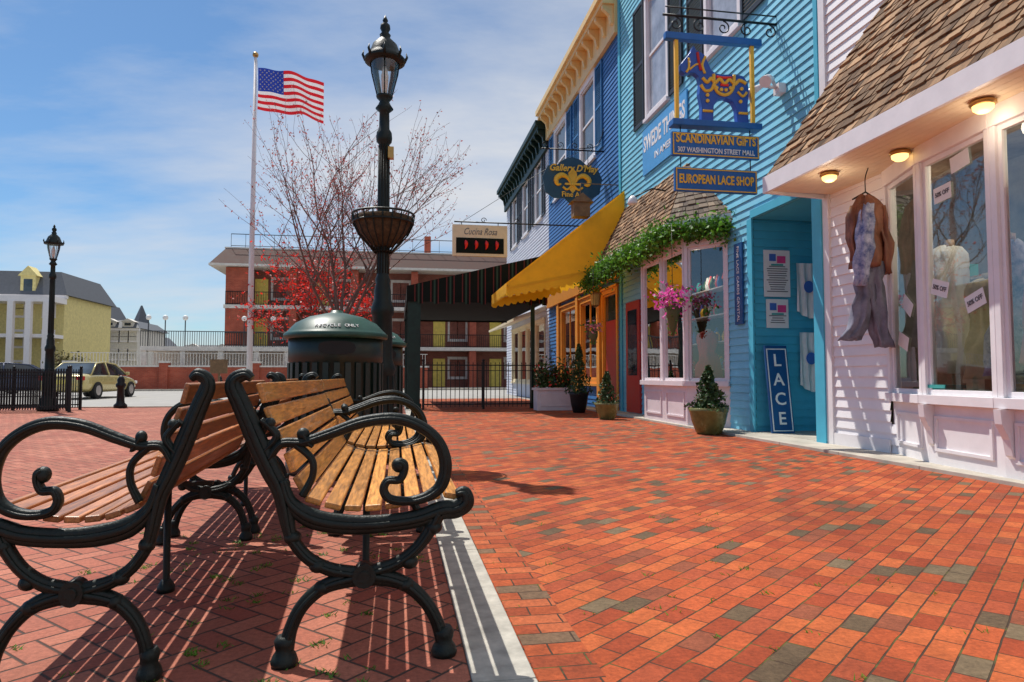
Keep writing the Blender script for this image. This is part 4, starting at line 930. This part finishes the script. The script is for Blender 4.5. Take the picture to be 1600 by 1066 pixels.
tree((-2.0,22.2,0),9.2,1.05,4,'bare budding maple with fine red spring buds','bud',5200,(.025,.05),.11,.28,levels=4,clump=.06,ks={0:7,1:4,2:4,3:2})
tree((-2.9,24.5,0),4.7,1.75,9,'small maple covered in crimson young leaves','redleaf',3300,(.035,.08),.07,.6,levels=3,clump=.2)
for i,(x,y,h,s) in enumerate(((-24.5,56,2.8,21),(-37,60,5,22),(-52,60,8,24))):
    tree((x,y,0),h,1.2,s,'distant street tree with thin olive foliage','dryleaf',1000,(.08,.14),.1,.3,levels=3,clump=.25)
# ---------------- motel
Mo=thing('motel_building','three storey brick motel with brown roof and balconies','building',(-3,52,0))
mf=Fr((-11.9,52,0),(1,0,0),(0,-1,0)); ML=24
m=M(); mf.box(m,0,ML,0,8.8,-9,0)
m.build('wall','mbrick',Mo)
for u in [0,4.3,8.6,12.9,17.2,21.5]:
    m=M(); mf.box(m,u,u+(1.6 if u==0 else .5),0,8.55,.002,1.5); m.build('brick_pier','brick',Mo)
for z in (2.75,5.65):
    m=M(); mf.box(m,-.1,ML+.1,z,z+.25,.003,1.6); m.build('balcony','stucco',Mo)
m=M()
m.hexa([mf.p(-1,8.76,1.9),mf.p(ML+1,8.76,1.9),mf.p(ML+1,8.76,-10),mf.p(-1,8.76,-10),mf.p(-.3,10.1,.3),mf.p(ML+.2,10.1,.3),mf.p(ML+.2,10.1,-8),mf.p(-.3,10.1,-8)]); m.build('roof','mroof',Mo)
m=M(); mf.box(m,-1.05,ML+1.05,8.6,8.76,-10,1.95); m.build('roof_eave','stucco',Mo)
m=M(); mf.box(m,-.4,ML+.3,10.1,10.2,-8,.3); m.build('roof_edge','stucco',Mo)
m=M(); mf.box(m,14,14.5,10.2,12,-3,-2.4); m.build('chimney','brick',Mo)
for z in (2.95,5.85,10.2):
    m=M(); n=1.55 if z<9 else .2
    mf.box(m,0,ML,z+.95,z+1.0,n-.03,n); mf.box(m,0,ML,z+.1,z+.14,n-.03,n)
    u=0
    while u<ML: mf.box(m,u,u+.025,z,z+.95,n-.03,n-.005); u+=.16 if z<9 else 1.0
    m.build('railing','black',Mo)
for fl_ in range(3):
    z=.1 if fl_==0 else 2.95 if fl_==1 else 5.85
    for b in range(5):
        u=.7+b*4.3; m=M(); mf.box(m,u+1.0,u+1.9,z,z+2.1,.003,.06); m.build('door','ydoor',Mo)
        w=window(Mo,mf,u+2.2,u+3.5,z+.7,z+2.1,'stucco','dglass',.1,0,1,.0)
T=thing('terrace','raised white terrace with slim railings before motel','terrace',(-11,48,0))
m=M(); m.box(-16,-6.9,46.5,50,2.5,2.78); m.build('deck','stucco',T)
for x in (-15.8,-13.5,-11.2,-9,-7.1): m=M(); m.box(x-.15,x+.15,46.6,46.9,0,2.5); m.build('post','stucco',T)
m=M(); m.box(-15.9,-7,48.5,50,0,2.5); m.build('wall','stucco',T)
m=M(); m.box(-16,-6.9,46.5,46.54,3.72,3.77); x=-16
while x<-6.9: m.box(x,x+.03,46.5,46.53,2.78,3.72); x+=.14
m.build('railing','hyd',T)
for i,x in enumerate((-15.6,-14.6,-13.4,-9.8,-8.0)):
    m=M(); m.tube([(x,46.7,2.78),(x,46.7,4.5)],.035,6); m.ball((x,46.7,4.62),.17,1); m.build('globe_light',['hyd','wht'],T)
T=thing('brick_garden_wall','low red brick wall with pale stone coping','wall',(-9,45.6,0)); m=M(); m.box(-19.6,2,45.4,45.7,.05,1.45); m.build('wall','brick',T)
m=M(); m.box(-19.7,2.1,45.35,45.75,1.45,1.55); m.build('coping','stucco',T)
x=-19.6
while x<2: m=M(); m.box(x-.25,x+.25,45.25,45.85,.05,1.7); m.build('pier','brick',T); m=M(); m.box(x-.3,x+.3,45.2,45.9,1.7,1.82); m.build('pier_cap','stucco',T); x+=5.4
m=M(); x=-19.4
m.box(-19.6,2,45.53,45.56,2.3,2.34)
while x<2: m.box(x,x+.03,45.53,45.56,1.55,2.3); x+=.18
m.build('railing','stucco',T)
def house(name,lab,x0,x1,y,h,wm,rm,cols=0,mans=True,nw=4,fl_=3,peak=2.2):
    T=thing(name,lab,'house',((x0+x1)/2,y,0)); f=Fr((x0,y,0),(1,0,0),(0,-1,0)); L=x1-x0; m=M(); f.box(m,0,L,0,h,-10,0); m.build('wall',wm,T)
    m=M()
    if mans: m.hexa([f.p(-.4,h,.5),f.p(L+.4,h,.5),f.p(L+.4,h,-10.4),f.p(-.4,h,-10.4),f.p(.7,h+peak,-.8),f.p(L-.7,h+peak,-.8),f.p(L-.7,h+peak,-9),f.p(.7,h+peak,-9)])
    else:
        m.prism([(-.4,h),(L+.4,h),(L/2,h+peak)],f.p(0,0,.5),(1,0,0),(0,0,1),-10.8)
    m.build('roof',rm,T)
    m=M(); f.box(m,-.3,L+.3,h-.3,h-.003,.003,.4); m.build('cornice','trim',T)
    if cols:
        m=M(); f.box(m,0,L,h*.52,h*.52+.3,.003,2.2); f.box(m,-.2,L+.2,h-.8,h-.301,.003,2.4); m.build('porch','trim',T)
        for i in range(cols): u=.3+(L-.6)*i/(cols-1); m=M(); f.box(m,u-.22,u+.22,0,h-.8,2.2,2.6); m.build('column','trim',T)
    for k in range(fl_):
        for i in range(nw):
            u=L*(i+.5)/nw; z=h*(k+.3)/fl_; window(T,f,u-.45,u+.45,z,z+h/fl_*.5,'trim','dglass',.1,1,0,0)
    if mans:
        for i in range(max(2,nw//2)):
            u=L*(i+.5)/max(2,nw//2); m=M(); f.box(m,u-.6,u+.6,h+.1,h+peak*.75,-.8,.3); m.prism([(u-.8,h+peak*.75),(u+.8,h+peak*.75),(u,h+peak*1.15)],f.p(0,0,.4),(1,0,0),(0,0,1),-1.4); d=m.build('dormer',wm,T); m=M(); f.box(m,u-.35,u+.35,h+.3,h+peak*.62,.302,.32); m.build('dormer_window','dglass',d)
house('yellow_house','pale yellow house with white columned porches',-46,-29,66,8.0,'yellowh','slate',13,True,7,3,2.2)
house('grey_house','grey house with slate mansard roof and dormers',-37.4,-33.8,84,6.9,'greyh','slate',0,True,3,3,2.6)
house('white_house','long pale house with low grey roof',-34.6,-30.6,88,6.6,'stucco','slate',0,True,4,3,1.0)
house('small_blue_house','small pale blue house with gabled roof',-35,-31.5,98,4.3,'greyh','slate',0,False,2,2,2.2)
T=thing('church_tower','small tower with pointed slate spire','tower',(-33.3,97,0)); m=M(); m.box(-34.1,-32.5,96,98,0,7.0); m.build('tower_wall','greyh',T); m=M(); m.lathe([(1.4,7.0),(.1,10.2)],4,(-33.3,97,0),0,False); m.build('spire','slate',T)
house('terrace_house','pale two storey house beyond brick wall',-29.5,-18,100,4.2,'stucco','slate',0,True,6,2,1)
# ---------------- cars
def car(loc,rz,paint,lab,suv=False):
    T=thing('parked_car',lab,'car',(0,0,0),'cars parked beside the road'); h=.0 if not suv else .2
    st=[(-2.35,.62,.42,.78),(-2.3,.78,.30,.92),(-2.0,.86,.24,1.0+h*.6),(-1.2,.9,.22,1.0+h*.6),(0,.91,.22,.98+h*.6),(1.0,.9,.22,.95+h*.6),(1.9,.86,.24,.84+h),(2.25,.76,.3,.72+h),(2.35,.6,.4,.6+h)]
    m=M(); n=10
    for (s,w,zl,zt) in st:
        zm=(zl+zt)/2
        ring=[(-w*.8,zl),(-w*.97,zl+.1),(-w,zm),(-w*.95,zt-.08),(-w*.8,zt),(w*.8,zt),(w*.95,zt-.08),(w,zm),(w*.97,zl+.1),(w*.8,zl)]
        for x,z in ring: m.v.append((x,s,z))
    for i in range(len(st)-1):
        for k in range(n): a=i*n+k;c=i*n+(k+1)%n; m.f.append((a,a+n,c+n,c)); m.m.append(0); m.s.append(True)
    m.f.append(tuple(range(n))); m.m.append(0);m.s.append(True); m.f.append(tuple(range((len(st)-1)*n,len(st)*n))[::-1]);m.m.append(0);m.s.append(True)
    m.build('body',paint,T,world=False,sub=2)
    r=1.45 if not suv else 1.75
    cb=[(-1.75 if not suv else -2.2,.72,.98+h*.6),(-1.05 if not suv else -1.95,.62,r-.06),(-.5,.6,r),(.2,.6,r-.01),(.55,.6,r-.07),(1.3,.74,.95+h*.6)]
    base=.93+h*.6
    m=M(); 
    for i,(a,b_) in enumerate(zip(cb,cb[1:])):
        for sg in (-1,1):
            m.face([(sg*.80,a[0],base),(sg*.80,b_[0],base),(sg*b_[1],b_[0],b_[2]),(sg*a[1],a[0],a[2])],0)
        m.face([(-a[1],a[0],a[2]),(a[1],a[0],a[2]),(b_[1],b_[0],b_[2]),(-b_[1],b_[0],b_[2])],0)
    m.build('window_glass','dglass',T,world=False)
    m=M(); P=cb[1:5]
    for a,b_ in zip(P,P[1:]): m.face([(-a[1]-.01,a[0],a[2]+.012),(a[1]+.01,a[0],a[2]+.012),(b_[1]+.01,b_[0],b_[2]+.012),(-b_[1]-.01,b_[0],b_[2]+.012)],0,True)
    for sg in (-1,1):
        m.tube([(sg*.79,cb[0][0],base),(sg*.63,cb[1][0],cb[1][2]),(sg*.61,-.3,r),(sg*.62,cb[4][0],cb[4][2]),(sg*.78,cb[5][0],base)],.03,6)
        for y in (-.35,): m.tube([(sg*.81,y,base),(sg*.62,y,r-.02)],.035,6)
    m.build('roof',paint,T,world=False)
    for sx in (-1,1):
        for y in (-1.4,1.4):
            m=M(); m.tube([(sx*.72,y,.33),(sx*.92,y,.33)],.33,20); w=m.build('wheel','tyre',T,world=False); m=M(); m.tube([(sx*.90,y,.33),(sx*.925,y,.33)],.2,12); m.build('rim','rim',w,world=False)
        m=M(); m.obox((sx*.66,-2.27,.80),(.3,0,0),(0,.12,0),(0,0,.16)); m.build('tail_light','tail',T,world=False,bevel=.02)
        m=M(); m.obox((sx*.62,2.25,.62+h),(.3,0,0),(0,.14,0),(0,0,.12)); m.build('headlight','wht',T,world=False,bevel=.02)
        m=M(); m.obox((sx*.95,.95,1.0+h),(.14,0,0),(0,.09,0),(0,0,.12)); m.build('wing_mirror',paint,T,world=False,bevel=.02)
    m=M(); m.obox((0,-2.365,.66),(.36,0,0),(0,.02,0),(0,0,.17)); m.build('number_plate','plate',T,world=False)
    m=M(); m.obox((0,-2.30,.42),(1.4,0,0),(0,.14,0),(0,0,.16)); m.build('bumper',paint,T,world=False,bevel=.03)
    T.location=loc; T.rotation_euler=(0,0,rz); return T
car((-12.3,30.6,0),math.radians(-4),'tan','champagne sedan parked beside low brick wall')
car((-16.6,33.5,0),math.radians(-70),'cblue','dark blue sedan parked beyond railings')
car((-20.3,37.5,0),math.radians(-60),'csilver','silver sports utility car parked beyond railings',True)
def bollard():
    T=thing('bollard','short black ribbed bollard on brick plaza edge','bollard',(0,0,0),'black bollards'); m=M(); m.lathe([(.17,0),(.17,.08),(.11,.14),(.10,.2),(.09,.55),(.13,.6),(.13,.66),(.09,.7),(.1,.78),(.06,.86),(.02,.9)],16); m.build('post','black',T); return T
b0=bollard(); copy_thing(b0,(-7.9,30,0)); copy_thing(b0,(-9.6,40,0)); b0.location=(-7.55,20.6,0)
T=thing('notice_board','small brown notice board on short post','sign',(-7.5,31,0)); m=M(); m.box(-7.54,-7.46,31,31.06,0,1.5); m.build('post','weath',T); m=M(); m.box(-7.85,-7.15,30.95,31,1.0,1.6); m.build('board','weath',T)
m=M(); rn=random.Random(21)
for i in range(170):
    x=rn.uniform(-1.4,.2) if i<120 else rn.uniform(.45,2.2); y=rn.uniform(1.7,4.2); n=rn.randint(4,18) if i<120 else rn.randint(2,5)
    for k in range(n):
        px=x+rn.gauss(0,.014); py=y+rn.gauss(0,.014); a=rn.uniform(0,6.28); h=rn.uniform(.006,.018); w=.003
        m.face([(px-w,py,.001),(px+w,py,.001),(px+math.cos(a)*h*1.2,py+math.sin(a)*h*1.2,h)])
m.build('grass','leaf',kind='stuff')

# ------------------------------------------------------------------ camera, light, sky
cam=bpy.data.cameras.new('camera'); co=bpy.data.objects.new('camera',cam); COL.objects.link(co); sc.camera=co
cam.sensor_width=36; cam.lens=1070/1600*36; cam.clip_end=6000; cam.clip_start=.05
co.location=(0,0,.88); co.rotation_euler=(math.radians(90+2.94),0,math.radians(-9.55))
el=math.radians(60); az=math.radians(58)
sd=Vector((-math.cos(el)*math.cos(az),math.cos(el)*math.sin(az),math.sin(el)))
sl=bpy.data.lights.new('sun','SUN'); sl.energy=5.0; sl.angle=math.radians(.5); sl.color=(1,.95,.87)
so=bpy.data.objects.new('sun',sl); COL.objects.link(so); so.rotation_euler=(-sd).to_track_quat('-Z','Y').to_euler()
w=bpy.data.worlds.new('World'); sc.world=w; w.use_nodes=True; nt=w.node_tree; nt.nodes.clear()
out=nt.nodes.new('ShaderNodeOutputWorld'); bg=nt.nodes.new('ShaderNodeBackground'); nt.links.new(bg.outputs[0],out.inputs[0])
sk=nt.nodes.new('ShaderNodeTexSky'); sk.sky_type='NISHITA'; sk.sun_disc=False; sk.sun_elevation=el; sk.sun_rotation=math.atan2(sd.x,sd.y); sk.air_density=1.0; sk.dust_density=.4; sk.ozone_density=1.5
tc=nt.nodes.new('ShaderNodeTexCoord').outputs['Generated']; s=nt.nodes.new('ShaderNodeSeparateXYZ'); nt.links.new(tc,s.inputs[0])
zz=mth(nt,'ADD',mth(nt,'MAXIMUM',s.outputs[2],0.),.22); cb=nt.nodes.new('ShaderNodeCombineXYZ')
nt.links.new(mth(nt,'DIVIDE',s.outputs[0],zz),cb.inputs[0]); nt.links.new(mth(nt,'DIVIDE',s.outputs[1],zz),cb.inputs[1])
v=mapping(nt,cb.outputs[0],(.6,1.3,1),(0,0,.6),(3.1,1.7,0)); n1=noise(nt,v,1.1,10,.6); v2=mapping(nt,cb.outputs[0],(.5,.8,1),(0,0,.3),(1,5,0)); n2=noise(nt,v2,.9,4,.5)
f=mth(nt,'ADD',mth(nt,'MULTIPLY',n1,.6),mth(nt,'MULTIPLY',n2,.5)); f=mth(nt,'MULTIPLY_ADD',s.outputs[0],.16,f)
fm=ramp(nt,f,[(.42,.0),(.52,.4),(.66,.95)])
c=mixc(nt,fm,mixc(nt,1.0,sk.outputs[0],(.74,1.02,1.22),'MULTIPLY'),(8.0,8.2,8.6))
nt.links.new(c,bg.inputs[0]); bg.inputs[1].default_value=.09
sc.view_settings.view_transform='Standard'; sc.view_settings.look='None'; sc.view_settings.exposure=0
